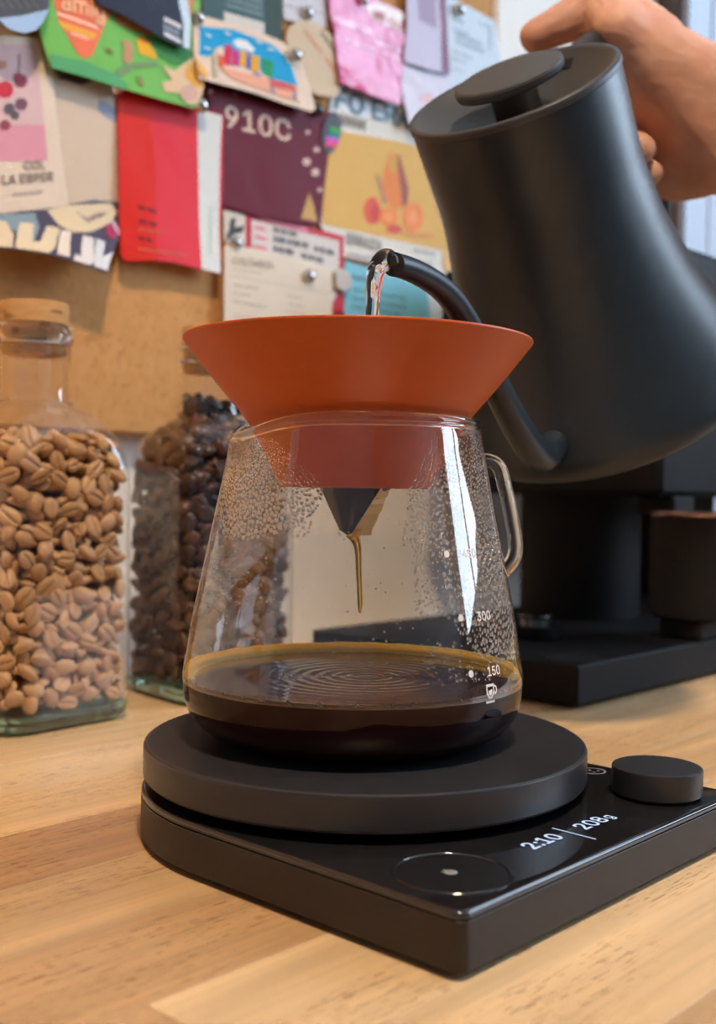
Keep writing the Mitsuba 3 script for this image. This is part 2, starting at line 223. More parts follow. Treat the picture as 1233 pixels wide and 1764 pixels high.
# where each bag, card and paper hangs on the board, in tenths of a millimetre along the wall and up: name, label, stand-off and curl (mm), finish, colour, crinkle, outline, print, lettering
PAPERS = [
["coffee_bag","navy coffee bag with a pale edge strip, pinned above the green bag",9,5,1,[52,58,74],0,[[3419,3782],[4055,4004],[4094,3761],[4061,3579],[3888,3580],[3670,3626],[3454,3657]],[["edge_strip",[205,222,235],[[[4030,3996],[4055,4004],[4094,3761],[4061,3579],[4015,3582],[4034,3724],[4007,3853]]]],["label_bar",[222,222,224],[[[3894,3721],[4016,3710],[4012,3684],[3890,3696]],[[3883,3634],[4002,3618],[4002,3592],[3883,3608]]]],["small_print",[150,160,175],[[[3888,3678],[3908,3676],[3904,3643],[3883,3645]],[[3913,3675],[3941,3672],[3937,3640],[3908,3643]],[[3948,3672],[3962,3670],[3958,3638],[3944,3640]],[[3965,3670],[3994,3667],[3991,3635],[3961,3638]]]],["small_print",[95,100,115],[[[3731,3829],[3808,3735],[3807,3728],[3731,3823]],[[3767,3842],[3845,3748],[3844,3740],[3767,3835]],[[3804,3855],[3883,3760],[3882,3753],[3803,3848]],[[3841,3867],[3921,3773],[3920,3766],[3840,3860]]]]],[]],
["coffee_bag","green coffee bag with an orange triangle, over the red bag",6,6,1,[120,188,92],0,[[3102,3685],[4194,4061],[4189,3718],[4200,3411],[4163,3290],[4115,3264],[3847,3250],[3575,3239],[3356,3240],[3185,3235],[3130,3383]],[["brown_field",[205,140,85],[[[3549,3840],[4194,4061],[4128,3819],[3995,3652],[3790,3595],[3616,3599],[3562,3653]]]],["orange_triangle",[240,122,88],[[[3185,3714],[3553,3841],[3562,3653],[3434,3373],[3388,3340],[3343,3355],[3231,3514]]]],["amber_band",[242,172,75],[[[3230,3501],[3472,3503],[3448,3463],[3256,3466]]]],["white_line",[250,205,180],[[[3226,3544],[3482,3545],[3481,3529],[3225,3529]]]],["white_line",[250,190,170],[[[3305,3463],[3411,3461],[3411,3448],[3304,3450]]]],["yellow_patch",[238,180,52],[[[3729,3556],[3836,3570],[3874,3521],[3854,3475],[3743,3475]]]],["red_patch",[220,90,40],[[[3741,3567],[3837,3576],[3860,3557],[3768,3549]]]],["dark_green_field",[92,168,112],[[[3176,3305],[3394,3326],[3596,3308],[3670,3264],[3575,3239],[3356,3240],[3185,3235]]]],["shade_of_green",[70,140,75],[[[3790,3588],[4120,3612],[4189,3718],[4180,3544],[3985,3480],[3864,3501]]]],["figure",[195,150,112],[[[3630,3519],[3700,3528],[3703,3453],[3667,3387],[3630,3399],[3642,3468]]]],["branch",[125,150,110],[[[3571,3326],[3680,3404],[3862,3464],[3868,3442],[3705,3382],[3598,3295]]]],["hand_drawing",[228,192,152],[[[3893,3453],[3983,3445],[4117,3559],[4203,3568],[4200,3411],[4155,3294],[4060,3276],[4014,3325],[3909,3303],[3885,3350],[3961,3385]]]],["ochre_band",[226,165,68],[[[4080,3521],[4207,3496],[4191,3408],[4129,3391],[4057,3433]]]],["pale_oval",[212,170,150],[[[4153,3363],[4144,3338],[4122,3314],[4093,3297],[4062,3288],[4036,3291],[4018,3304],[4014,3325],[4023,3350],[4043,3373],[4072,3391],[4103,3400],[4130,3397],[4148,3384]]]],["brown_mark",[150,140,90],[[[3754,3325],[3759,3308],[3757,3294],[3747,3288],[3735,3292],[3723,3306],[3718,3323],[3720,3337],[3730,3343],[3742,3339]]]],["brown_mark",[140,110,80],[[[3564,3423],[3556,3418],[3542,3416],[3528,3419],[3520,3425],[3519,3432],[3527,3437],[3540,3439],[3554,3436],[3563,3430]]]]],[["lettering","amig",[3247,3566],[3521,3588],94,[252,195,150]]]],
["coffee_bag","dark teal coffee bag with a white label strip, above the city picture bag",1.2,2,1,[72,97,100],0,[[4234,4087],[4896,4313],[4890,3899],[4729,3857],[4376,3814],[4243,3814]],[["label_strip",[218,208,196],[[[4403,3935],[4739,3970],[4726,3893],[4405,3865]]]],["stripe",[135,155,155],[[[4421,4067],[4723,4103],[4722,4088],[4421,4053]],[[4420,4028],[4722,4063],[4722,4048],[4420,4014]],[[4419,3989],[4721,4023],[4721,4008],[4418,3975]]]],["dark_edge",[62,80,74],[[[4752,4265],[4896,4313],[4890,3899],[4755,3880]]]]],[]],
["coffee_bag","cream coffee bag showing colourful houses under a blue sky",7.5,5,1,[234,208,184],0,[[4131,3783],[4215,3833],[4616,3875],[4844,3873],[4985,3804],[5077,3656],[5118,3521],[5075,3486],[4820,3476],[4578,3473],[4349,3456],[4173,3445],[4152,3433],[4123,3590]],[["blue_sky",[28,158,208],[[[4177,3760],[4429,3824],[4760,3826],[4907,3770],[4964,3629],[4741,3603],[4626,3644],[4396,3673],[4331,3696],[4241,3601],[4165,3586]]]],["white_cloud",[240,236,230],[[[4425,3746],[4473,3778],[4538,3787],[4612,3756],[4571,3719],[4469,3724]]]],["house",[216,45,95],[[[4369,3718],[4423,3720],[4405,3590],[4346,3587]]]],["house",[200,50,125],[[[4426,3704],[4477,3705],[4476,3611],[4415,3596]]]],["house",[236,172,42],[[[4487,3715],[4538,3716],[4524,3621],[4486,3617]]]],["house",[60,92,182],[[[4539,3731],[4567,3721],[4560,3614],[4528,3615]]]],["house",[230,165,42],[[[4571,3715],[4647,3719],[4631,3609],[4564,3608]]]],["house",[42,152,97],[[[4657,3715],[4754,3722],[4753,3618],[4665,3615]]]],["house",[226,102,62],[[[4307,3632],[4357,3640],[4347,3565],[4302,3563]]]],["house",[90,110,190],[[[4588,3607],[4646,3613],[4642,3586],[4584,3580]]]],["salmon_ground",[236,168,138],[[[4306,3561],[4643,3594],[4891,3612],[4972,3520],[4775,3512],[4397,3508]]]],["dark_figure",[105,128,150],[[[4707,3567],[4736,3568],[4757,3522],[4726,3513]]]],["dark_figure",[120,130,150],[[[4910,3572],[4941,3573],[4938,3526],[4902,3524]]]],["red_ground",[214,95,85],[[[4702,3603],[4933,3620],[4958,3585],[4733,3553]]]],["tower",[196,182,158],[[[4262,3625],[4290,3683],[4302,3630],[4291,3491],[4251,3487]]]],["orange_arc",[236,180,95],[[[4123,3555],[4148,3556],[4186,3517],[4224,3486],[4181,3458],[4121,3491]]]],["gull",[235,230,215],[[[4214,3728],[4258,3731],[4258,3721],[4214,3717]],[[4364,3785],[4409,3789],[4409,3778],[4363,3774]],[[4614,3809],[4662,3813],[4662,3802],[4614,3798]],[[4710,3794],[4759,3798],[4758,3787],[4709,3783]],[[4866,3760],[4916,3764],[4916,3752],[4865,3749]],[[4203,3648],[4247,3651],[4246,3640],[4202,3637]]]]],[]],
["hang_tag","tan rounded paper tag with orange print beside the city picture bag",4.5,3,0,[210,183,150],0,[[4897,3917],[4919,3990],[4986,4048],[5089,4095],[5195,4098],[5331,4052],[5413,3961],[5442,3853],[5401,3743],[5337,3655],[5148,3620],[5043,3644],[4950,3769]],[["orange_print",[214,140,85],[[[5058,4033],[5088,4015],[5087,3985],[5058,4003]],[[5094,4011],[5125,3991],[5125,3961],[5094,3981]],[[5132,3987],[5180,3957],[5179,3926],[5131,3957]],[[5190,3950],[5215,3935],[5214,3904],[5189,3920]],[[5246,3909],[5267,3896],[5266,3865],[5245,3877]],[[5272,3894],[5297,3879],[5296,3848],[5270,3863]],[[5303,3876],[5344,3852],[5342,3820],[5301,3845]]]],["dark_print",[110,95,70],[[[5211,4063],[5241,4043],[5241,4017],[5211,4037]],[[5248,4039],[5270,4024],[5269,3997],[5248,4012]],[[5274,4020],[5305,3999],[5304,3972],[5274,3994]],[[5312,3995],[5326,3985],[5325,3958],[5311,3968]],[[5329,3983],[5352,3966],[5352,3939],[5328,3956]]]]],[]],
["paper_slip","pale grey paper slip tucked behind the tan tag",0.8,2,0,[208,203,206],0,[[4892,4276],[5296,4413],[5293,4112],[5162,4085],[4901,4044]],[["fold_line",[170,150,150],[[[4896,4140],[5277,4203],[5277,4196],[4896,4132]]]]],[]],
["coffee_bag","glossy pink coffee bag with crinkled foil, above the yellow bag",3,6,2,[214,84,142],1,[[5260,4431],[5707,4584],[5779,4441],[6119,4445],[6067,4213],[5998,3985],[5962,3759],[5660,3748],[5352,3747],[5320,4065]],[["beige_strip",[216,192,176],[[[5767,4429],[6119,4437],[6090,4303],[5704,4289],[5635,4362]]]],["deep_pink_field",[212,72,130],[[[5703,4280],[6090,4295],[6053,4192],[5686,4179]]]],["pale_band",[240,175,205],[[[5279,4192],[5701,4223],[5698,4174],[5282,4146]]]],["deep_pink_field",[206,64,122],[[[5356,3872],[5983,3864],[5962,3767],[5660,3752],[5352,3751]]]],["small_print",[238,190,210],[[[5726,4153],[5812,4155],[5810,4134],[5724,4132]],[[5831,4156],[5919,4158],[5917,4137],[5829,4135]],[[5938,4159],[6010,4161],[6008,4140],[5937,4138]],[[5404,4076],[5480,4079],[5479,4063],[5402,4059]],[[5498,4080],[5563,4082],[5562,4066],[5496,4063]],[[5578,4083],[5646,4086],[5645,4069],[5576,4067]],[[5661,4087],[5731,4089],[5730,4073],[5660,4070]],[[5746,4090],[5860,4095],[5858,4078],[5745,4074]],[[5885,4096],[5976,4100],[5974,4083],[5883,4079]]]]],[["lettering","MIRADOR",[5710,4307],[6059,4327],56,[190,40,75]]]],
["paper_note","lavender paper note with a purple edge stripe, beside the pink bag",5.5,3,0,[208,198,218],0,[[6040,4689],[6470,4836],[6497,4505],[6521,4138],[6279,4099],[6003,4079],[6046,4363]],[["purple_stripe",[142,92,122],[[[6390,4809],[6470,4836],[6521,4138],[6425,4132],[6429,4484]]]],["painted_shade",[172,152,178],[[[6154,4728],[6363,4800],[6373,4424],[6176,4429]]]]],[]],  # the mauve area is shade on the upper note, painted as colour
["paper_note","white crumpled paper note below the lavender note",4.5,6,0,[224,217,230],1,[[6022,4085],[6293,4121],[6556,4153],[6582,4065],[6398,3688],[6047,3644],[5990,3918]],[["pink_mark",[235,195,200],[[[6371,3921],[6359,3899],[6329,3876],[6289,3857],[6246,3845],[6209,3844],[6185,3852],[6179,3869],[6192,3891],[6220,3914],[6260,3933],[6302,3944],[6339,3946],[6364,3938]]]],["fold_line",[190,180,200],[[[6041,4080],[6542,4138],[6542,4125],[6040,4068]]]]],[]],
["printed_sheet","white printed sheet with grey text lines at the right edge of the board",2,3,0,[212,222,230],0,[[6497,4728],[6684,4738],[7139,4733],[7221,4469],[7238,3972],[6535,3711],[6582,4198],[6535,4528]],[["grey_print",[160,172,184],[[[6631,4592],[6678,4597],[6678,4580],[6631,4575]],[[6688,4598],[6745,4604],[6746,4587],[6688,4581]],[[6653,4502],[6694,4504],[6694,4473],[6653,4472]],[[6703,4504],[6771,4507],[6771,4476],[6703,4474]],[[6786,4508],[6828,4509],[6828,4479],[6787,4477]],[[6837,4510],[6898,4513],[6899,4482],[6837,4479]],[[6912,4513],[6978,4516],[6978,4485],[6912,4482]],[[6653,4450],[6721,4454],[6721,4423],[6653,4420]],[[6736,4455],[6778,4457],[6778,4426],[6736,4424]],[[6788,4457],[6845,4461],[6845,4430],[6788,4427]],[[6857,4461],[6923,4465],[6923,4434],[6857,4431]],[[6938,4466],[7001,4469],[7002,4438],[6938,4435]],[[6618,4355],[6686,4359],[6686,4341],[6618,4338]],[[6702,4359],[6739,4361],[6739,4344],[6701,4342]],[[6747,4361],[6811,4364],[6811,4347],[6747,4344]],[[6825,4365],[6860,4367],[6860,4349],[6825,4348]],[[6604,4299],[6642,4302],[6642,4284],[6604,4282]],[[6651,4302],[6707,4306],[6707,4288],[6651,4285]],[[6720,4306],[6782,4310],[6782,4293],[6720,4289]],[[6618,4223],[6649,4225],[6649,4212],[6617,4210]],[[6656,4226],[6711,4229],[6711,4216],[6655,4213]],[[6723,4230],[6753,4232],[6752,4219],[6723,4217]],[[6618,4519],[6672,4524],[6672,4507],[6618,4502]],[[6684,4525],[6739,4530],[6739,4512],[6684,4508]],[[6751,4531],[6805,4535],[6805,4518],[6751,4513]]]],["drawn_frame",[165,178,190],[[[6916,4660],[7095,4671],[7095,4662],[6917,4651]],[[7065,4666],[7088,4668],[7098,4497],[7075,4490]]]]],[]],
["coffee_bag","large white and yellow coffee bag with a picture of orange fruit",1.2,2,0,[226,217,203],0,[[5371,3801],[5745,3788],[6257,3794],[6549,3636],[6701,3323],[6799,2655],[6348,2633],[5459,2634],[5251,2803],[5268,3338]],[["white_band",[228,231,234],[[[5366,3792],[5745,3788],[6257,3790],[6259,3694],[5808,3640],[5358,3598]]]],["yellow_field",[224,172,82],[[[5432,3470],[5993,3536],[6690,3591],[6801,2859],[6122,2840],[5267,2818],[5279,3226],[5350,3338]]]],["vase_picture",[232,130,50],[[[5945,3447],[5995,3434],[6059,3316],[6117,3205],[6104,3111],[5997,3049],[5922,3076],[5843,3169],[5879,3318]]]],["vase_picture_shadow",[160,78,60],[[[6007,3445],[6045,3445],[6142,3230],[6136,3125],[6072,3080],[6059,3193]]]],["vase_picture_highlight",[208,160,52],[[[5970,3436],[6020,3411],[5996,3303],[5921,3328]]]],["fruit_picture",[228,92,50],[[[5843,3016],[5834,2972],[5808,2933],[5772,2908],[5732,2901],[5696,2913],[5672,2942],[5663,2981],[5672,3025],[5697,3063],[5733,3088],[5772,3096],[5809,3085],[5834,3056]]]],["fruit_picture",[210,60,50],[[[5830,2993],[5826,2961],[5812,2933],[5793,2915],[5771,2911],[5752,2922],[5739,2944],[5734,2975],[5739,3007],[5752,3035],[5772,3052],[5793,3057],[5812,3046],[5826,3024]]]],["fruit_picture",[214,82,60],[[[6072,2927],[6063,2911],[6038,2895],[6003,2883],[5964,2876],[5929,2876],[5905,2883],[5897,2896],[5906,2911],[5930,2927],[5964,2940],[6003,2947],[6039,2947],[6063,2940]]]],["fruit_picture",[240,128,48],[[[6022,3004],[6012,2974],[5984,2946],[5944,2926],[5900,2918],[5861,2924],[5834,2941],[5824,2968],[5834,2998],[5861,3025],[5900,3045],[5944,3054],[5984,3049],[6012,3031]]]],["fruit_picture",[241,132,62],[[[6305,3057],[6293,3009],[6260,2967],[6213,2938],[6161,2929],[6115,2941],[6083,2971],[6072,3014],[6084,3061],[6115,3103],[6162,3132],[6213,3142],[6260,3131],[6293,3101]]]],["slice_picture",[247,152,84],[[[5978,2996],[5972,2979],[5957,2964],[5934,2952],[5910,2948],[5887,2951],[5872,2961],[5867,2976],[5872,2992],[5888,3008],[5910,3019],[5935,3024],[5957,3021],[5972,3011]]]],["slice_picture",[248,155,95],[[[6246,3046],[6240,3021],[6224,3000],[6200,2985],[6174,2980],[6151,2986],[6135,3002],[6129,3025],[6135,3049],[6151,3071],[6175,3086],[6200,3091],[6224,3085],[6240,3069]]]],["stick_picture",[190,135,105],[[[5788,3259],[5818,3265],[5910,3081],[5873,3066]]]],["table_edge_picture",[226,150,80],[[[6059,2912],[6418,2959],[6418,2925],[6122,2882]]]],["orange_square",[232,182,112],[[[6533,2850],[6729,2860],[6749,2710],[6539,2704]]]],["dark_line",[120,120,125],[[[6355,2649],[6791,2656],[6791,2643],[6355,2636]]]],["barcode",[105,100,95],[[[5431,3582],[5442,3582],[5443,3521],[5431,3520]],[[5456,3591],[5468,3592],[5469,3515],[5457,3514]],[[5482,3585],[5494,3586],[5495,3524],[5483,3523]],[[5508,3595],[5520,3596],[5521,3518],[5510,3517]],[[5535,3589],[5546,3590],[5547,3527],[5536,3527]],[[5561,3599],[5573,3600],[5574,3521],[5562,3521]],[[5588,3593],[5599,3594],[5600,3531],[5589,3530]],[[5614,3603],[5626,3604],[5627,3525],[5615,3524]],[[5641,3597],[5653,3598],[5654,3535],[5642,3534]],[[5668,3606],[5680,3607],[5681,3528],[5669,3528]]]],["small_print",[178,172,165],[[[5516,2675],[5558,2674],[5558,2658],[5516,2659]],[[5567,2674],[5596,2674],[5596,2658],[5567,2658]],[[5602,2674],[5641,2674],[5641,2658],[5602,2658]],[[5650,2673],[5694,2673],[5693,2657],[5650,2658]],[[5703,2673],[5741,2673],[5741,2657],[5703,2657]],[[6185,2734],[6229,2735],[6229,2718],[6185,2717]],[[6239,2735],[6287,2735],[6286,2718],[6238,2718]],[[6297,2735],[6330,2736],[6330,2719],[6297,2718]],[[6338,2736],[6361,2736],[6361,2719],[6337,2719]],[[6366,2736],[6407,2737],[6407,2720],[6366,2719]],[[6199,2812],[6245,2813],[6245,2796],[6199,2795]],[[6256,2813],[6297,2815],[6297,2798],[6256,2796]],[[6307,2815],[6336,2816],[6336,2799],[6306,2798]],[[6342,2816],[6381,2817],[6381,2800],[6342,2799]],[[6390,2817],[6440,2819],[6440,2802],[6390,2800]],[[6217,2687],[6270,2688],[6270,2675],[6217,2674]],[[6282,2688],[6311,2689],[6311,2676],[6281,2676]],[[6317,2689],[6361,2690],[6361,2678],[6317,2677]],[[6371,2691],[6408,2692],[6407,2679],[6370,2678]],[[5750,2697],[5776,2697],[5775,2681],[5750,2681]],[[5781,2697],[5815,2696],[5814,2680],[5781,2680]]]]],[["lettering","FO ERA",[5369,3616],[6156,3661],126,[96,130,142]],["lettering","ERRAZA",[5494,2730],[5853,2734],70,[140,134,128]]]],
["coffee_bag","maroon coffee bag with white dots and a small golden tree",2.2,3,1,[104,20,38],0,[[4256,3485],[4458,3509],[4669,3520],[4967,3533],[5349,3570],[5350,3490],[5294,3151],[5233,2793],[5004,2770],[4656,2753],[4359,2774],[4322,3289]],[["white_dot",[222,190,178],[[[5231,3297],[5226,3285],[5212,3275],[5195,3271],[5182,3275],[5177,3285],[5182,3297],[5196,3307],[5212,3311],[5226,3307]],[[5150,3199],[5142,3182],[5123,3168],[5101,3163],[5082,3169],[5076,3183],[5083,3200],[5101,3213],[5124,3219],[5143,3213]],[[5229,3148],[5221,3131],[5202,3117],[5179,3112],[5161,3118],[5154,3132],[5161,3149],[5180,3163],[5203,3168],[5222,3162]],[[5253,3038],[5249,3029],[5238,3021],[5224,3018],[5214,3021],[5210,3030],[5214,3039],[5225,3047],[5239,3050],[5249,3047]],[[5145,3391],[5141,3381],[5131,3373],[5118,3370],[5107,3373],[5103,3381],[5107,3390],[5118,3398],[5131,3402],[5141,3399]],[[4518,3480],[4516,3473],[4509,3467],[4500,3465],[4493,3467],[4491,3473],[4493,3479],[4500,3485],[4509,3487],[4516,3485]],[[4323,3435],[4320,3428],[4313,3422],[4305,3420],[4298,3422],[4296,3428],[4298,3434],[4305,3440],[4313,3442],[4320,3440]]]],["golden_tree",[204,160,92],[[[5134,2995],[5169,2926],[5202,2818],[5048,2812],[5094,2911]]]],["dark_corner",[60,25,32],[[[4256,3485],[4669,3520],[4967,3533],[4967,3503],[4670,3484],[4278,3457]]]]],[["lettering","910C",[4403,3254],[4968,3289],126,[226,192,172]]]],
["sticker_disc","small black disc with a rainbow foil band beside the maroon bag",3.5,0,1,[88,88,98],0,[[5420,3444],[5404,3394],[5379,3349],[5349,3315],[5317,3295],[5287,3292],[5263,3305],[5247,3335],[5242,3376],[5247,3424],[5263,3473],[5287,3517],[5317,3552],[5349,3573],[5379,3577],[5404,3564],[5420,3534],[5426,3493]],[["rainbow_band",[70,170,80],[[[5316,3470],[5410,3477],[5411,3443],[5316,3435]]]],["rainbow_band",[40,140,140],[[[5300,3430],[5405,3443],[5406,3413],[5301,3399]]]],["rainbow_band",[225,90,215],[[[5279,3392],[5400,3406],[5401,3379],[5280,3366]]]],["rainbow_band",[235,90,120],[[[5274,3364],[5384,3375],[5385,3340],[5275,3330]]]]],[]],
["coffee_bag","red coffee bag with a white strip down its right side",3,9,1,[224,52,64],0,[[3649,3279],[3913,3301],[4208,3311],[4409,3310],[4400,2958],[4345,2341],[4173,2346],[3984,2354],[3800,2337],[3671,2311],[3636,2331],[3648,2795]],[["red_field",[222,44,32],[[[3649,3273],[3881,3292],[3896,2849],[3869,2348],[3671,2314],[3636,2334],[3648,2795]]]],["white_strip",[220,220,214],[[[4209,3304],[4395,3307],[4340,2344],[4191,2349],[4211,2917]]]],["dark_print",[125,30,42],[[[3763,2647],[3813,2644],[3811,2621],[3761,2623]],[[3824,2644],[3885,2641],[3883,2617],[3822,2620]],[[3760,2567],[3817,2566],[3815,2542],[3758,2543]],[[3830,2566],[3881,2565],[3878,2541],[3828,2542]],[[3755,2470],[3797,2469],[3795,2445],[3752,2447]],[[3806,2469],[3842,2467],[3840,2444],[3804,2445]]]],["faint_print",[190,110,70],[[[3751,2512],[3800,2514],[3799,2504],[3750,2502]],[[3811,2515],[3859,2517],[3858,2507],[3810,2505]],[[3869,2517],[3899,2518],[3898,2508],[3868,2507]],[[3905,2519],[3934,2520],[3933,2510],[3904,2508]],[[3747,2400],[3787,2402],[3786,2392],[3746,2390]],[[3796,2402],[3839,2404],[3838,2394],[3795,2392]],[[3848,2405],[3899,2408],[3898,2397],[3847,2395]],[[3910,2408],[3959,2411],[3957,2400],[3909,2398]],[[3969,2411],[4021,2414],[4020,2404],[3968,2401]],[[4032,2415],[4085,2417],[4084,2407],[4031,2404]]]],["green_print",[170,185,165],[[[4279,2736],[4306,2738],[4305,2724],[4278,2722]],[[4277,2712],[4304,2713],[4303,2699],[4276,2697]],[[4275,2687],[4302,2688],[4301,2674],[4274,2673]],[[4273,2662],[4300,2663],[4299,2649],[4272,2648]],[[4271,2637],[4298,2639],[4297,2624],[4270,2623]],[[4269,2612],[4296,2614],[4294,2599],[4267,2598]],[[4266,2587],[4293,2589],[4292,2574],[4265,2573]],[[4264,2562],[4291,2564],[4289,2549],[4263,2548]],[[4261,2538],[4288,2539],[4287,2524],[4260,2523]],[[4259,2513],[4285,2514],[4284,2500],[4257,2498]],[[4256,2488],[4283,2489],[4281,2475],[4254,2474]],[[4253,2463],[4280,2464],[4278,2450],[4252,2449]]]]],[]],
["coffee_bag","beige illustrated coffee bag mostly hidden under the green bag",1.5,2,0,[216,192,168],0,[[3232,3298],[3667,3294],[3703,2974],[3707,2651],[3347,2543],[3262,2717]],[["dark_drawing",[75,62,60],[[[3253,3273],[3424,3290],[3497,3273],[3424,3234],[3295,3230]]]],["grey_drawing",[148,153,170],[[[3535,3182],[3610,3177],[3657,3140],[3664,3081],[3580,3099],[3528,3124]]]],["dark_drawing",[90,80,85],[[[3309,3246],[3307,3235],[3300,3226],[3291,3224],[3284,3228],[3281,3239],[3284,3250],[3291,3259],[3299,3261],[3306,3256]]]]],[]],
["coffee_bag","pale pink coffee bag with red cherries, left of the green bag",4,3,0,[230,208,186],0,[[2803,3313],[3181,3404],[3230,3240],[3278,2870],[3329,2554],[3120,2495],[2931,2438],[2795,2401]],[["pink_panel",[220,182,180],[[[2803,3264],[3113,3348],[3162,3145],[3185,2954],[2802,2860]]]],["rose_panel",[224,150,164],[[[2802,2860],[3185,2954],[3200,2769],[2800,2677]]]],["cherry",[205,45,62],[[[3004,3088],[3000,3067],[2986,3048],[2966,3034],[2945,3029],[2925,3032],[2912,3044],[2907,3062],[2912,3082],[2926,3101],[2945,3115],[2967,3121],[2986,3117],[3000,3106]]]],["cherry",[152,52,72],[[[3084,3154],[3080,3137],[3069,3122],[3053,3111],[3035,3106],[3019,3108],[3008,3118],[3005,3132],[3008,3149],[3019,3164],[3035,3175],[3053,3180],[3069,3178],[3080,3168]]]],["cherry",[122,72,92],[[[3084,3034],[3080,3019],[3070,3005],[3055,2995],[3039,2991],[3024,2993],[3014,3002],[3011,3015],[3014,3030],[3025,3044],[3039,3055],[3055,3059],[3070,3056],[3080,3048]]]],["cherry",[92,82,88],[[[3011,2992],[3007,2978],[2998,2965],[2985,2956],[2971,2952],[2958,2955],[2949,2963],[2946,2975],[2949,2988],[2958,3001],[2971,3010],[2985,3014],[2998,3012],[3007,3004]]]],["cherry",[95,78,86],[[[3037,2966],[3034,2955],[3027,2944],[3016,2937],[3004,2934],[2994,2936],[2987,2943],[2984,2952],[2987,2963],[2994,2973],[3005,2981],[3016,2984],[3027,2982],[3034,2975]]]],["cherry",[152,62,82],[[[2984,2902],[2981,2890],[2973,2878],[2961,2870],[2948,2867],[2936,2869],[2928,2877],[2926,2887],[2929,2900],[2937,2911],[2948,2919],[2961,2922],[2973,2920],[2981,2913]]]],["cherry",[202,132,102],[[[2965,3204],[2963,3194],[2957,3185],[2948,3179],[2938,3176],[2929,3177],[2923,3183],[2920,3191],[2922,3200],[2929,3209],[2938,3216],[2948,3219],[2957,3217],[2963,3212]]]],["cherry",[165,50,70],[[[3054,3164],[3051,3153],[3044,3142],[3033,3135],[3022,3132],[3011,3133],[3004,3139],[3001,3149],[3004,3160],[3011,3170],[3022,3178],[3033,3181],[3044,3179],[3051,3173]]]],["stem",[150,100,110],[[[3034,3282],[3040,3284],[3037,3177],[3031,3175]]]],["small_print",[185,165,160],[[[2995,2557],[3019,2564],[3019,2552],[2995,2545]],[[3025,2566],[3044,2572],[3044,2560],[3024,2554]],[[3048,2573],[3074,2581],[3074,2569],[3048,2561]],[[3080,2583],[3111,2592],[3111,2580],[3080,2571]],[[3118,2594],[3138,2601],[3137,2588],[3117,2582]],[[3142,2602],[3168,2610],[3168,2598],[3142,2590]]]]],[["lettering","COL",[3054,2692],[3186,2727],39,[135,120,115]],["lettering","LA ESPER",[2931,2588],[3233,2673],45,[128,112,108]]]],
["coffee_bag","grey metallic coffee bag with a pale blue lower band, top left corner",13,8,1,[82,84,90],0,[[2736,3534],[3175,3693],[3140,3508],[3095,3423],[3045,3365],[2961,3316],[2881,3315],[2803,3347],[2712,3374]],[["pale_blue_band",[160,184,215],[[[2834,3357],[2980,3422],[3141,3511],[3115,3450],[3045,3365],[2961,3316],[2881,3315]]]],["streak",[128,128,130],[[[2796,3529],[2883,3429],[2881,3422],[2795,3523]],[[2842,3546],[2931,3446],[2929,3439],[2841,3539]],[[2888,3563],[2980,3464],[2978,3457],[2887,3556]],[[2935,3580],[3029,3481],[3027,3474],[2934,3573]],[[2982,3597],[3078,3499],[3077,3492],[2981,3590]]]]],[]],
["coffee_bag","dark coffee bag with chunky cream letters, curling off the board at left",4,20,0,[72,66,88],0,[[2768,2402],[2912,2432],[3117,2499],[3326,2567],[3487,2622],[3661,2647],[3657,2473],[3575,2354],[3457,2200],[3289,2229],[3168,2246],[3018,2251],[2705,2233]],[["grey_blue_field",[130,150,160],[[[2832,2409],[3119,2481],[3130,2405],[3075,2321],[3000,2347]]]],["face_picture",[224,202,166],[[[3194,2509],[3337,2566],[3600,2628],[3646,2588],[3592,2515],[3451,2437],[3334,2415],[3254,2436]]]],["face_line",[150,125,120],[[[3369,2544],[3436,2514],[3526,2562],[3580,2572],[3537,2537],[3437,2488]]]],["cream_letter",[222,200,168],[[[2876,2399],[2940,2399],[2962,2332],[2929,2254],[2812,2245]]]],["cream_letter",[224,204,172],[[[3018,2409],[3101,2419],[3060,2312],[3108,2321],[3176,2421],[3253,2422],[3184,2299],[3128,2258],[2943,2256]]]],["cream_letter",[228,214,198],[[[3256,2413],[3320,2416],[3250,2257],[3176,2260]]]],["cream_letter",[222,216,214],[[[3389,2409],[3459,2402],[3400,2260],[3359,2228],[3261,2240],[3293,2282],[3323,2274]]]],["cream_letter",[212,214,220],[[[3475,2405],[3530,2394],[3476,2301],[3567,2346],[3461,2213],[3381,2226]]]],["magenta_patch",[172,42,88],[[[3551,2500],[3637,2510],[3647,2464],[3577,2417],[3547,2439]]]],["pale_patch",[205,165,185],[[[3587,2527],[3619,2533],[3653,2472],[3628,2454]]]]],[]],
["coffee_bag","salmon coloured bag corner behind the red bordered card",1.8,1,1,[228,105,92],0,[[4416,2825],[5024,2902],[5017,2765],[4682,2763],[4416,2698]],[],[]],
["photo_print","small black and white photo print left of the red bordered card",2.8,0,0,[216,206,190],0,[[4420,2751],[4601,2754],[4609,2559],[4428,2543]],[["dark_picture",[60,58,56],[[[4471,2701],[4517,2724],[4509,2659],[4583,2686],[4575,2642],[4500,2615],[4473,2582],[4436,2583],[4463,2637]]]]],[]],
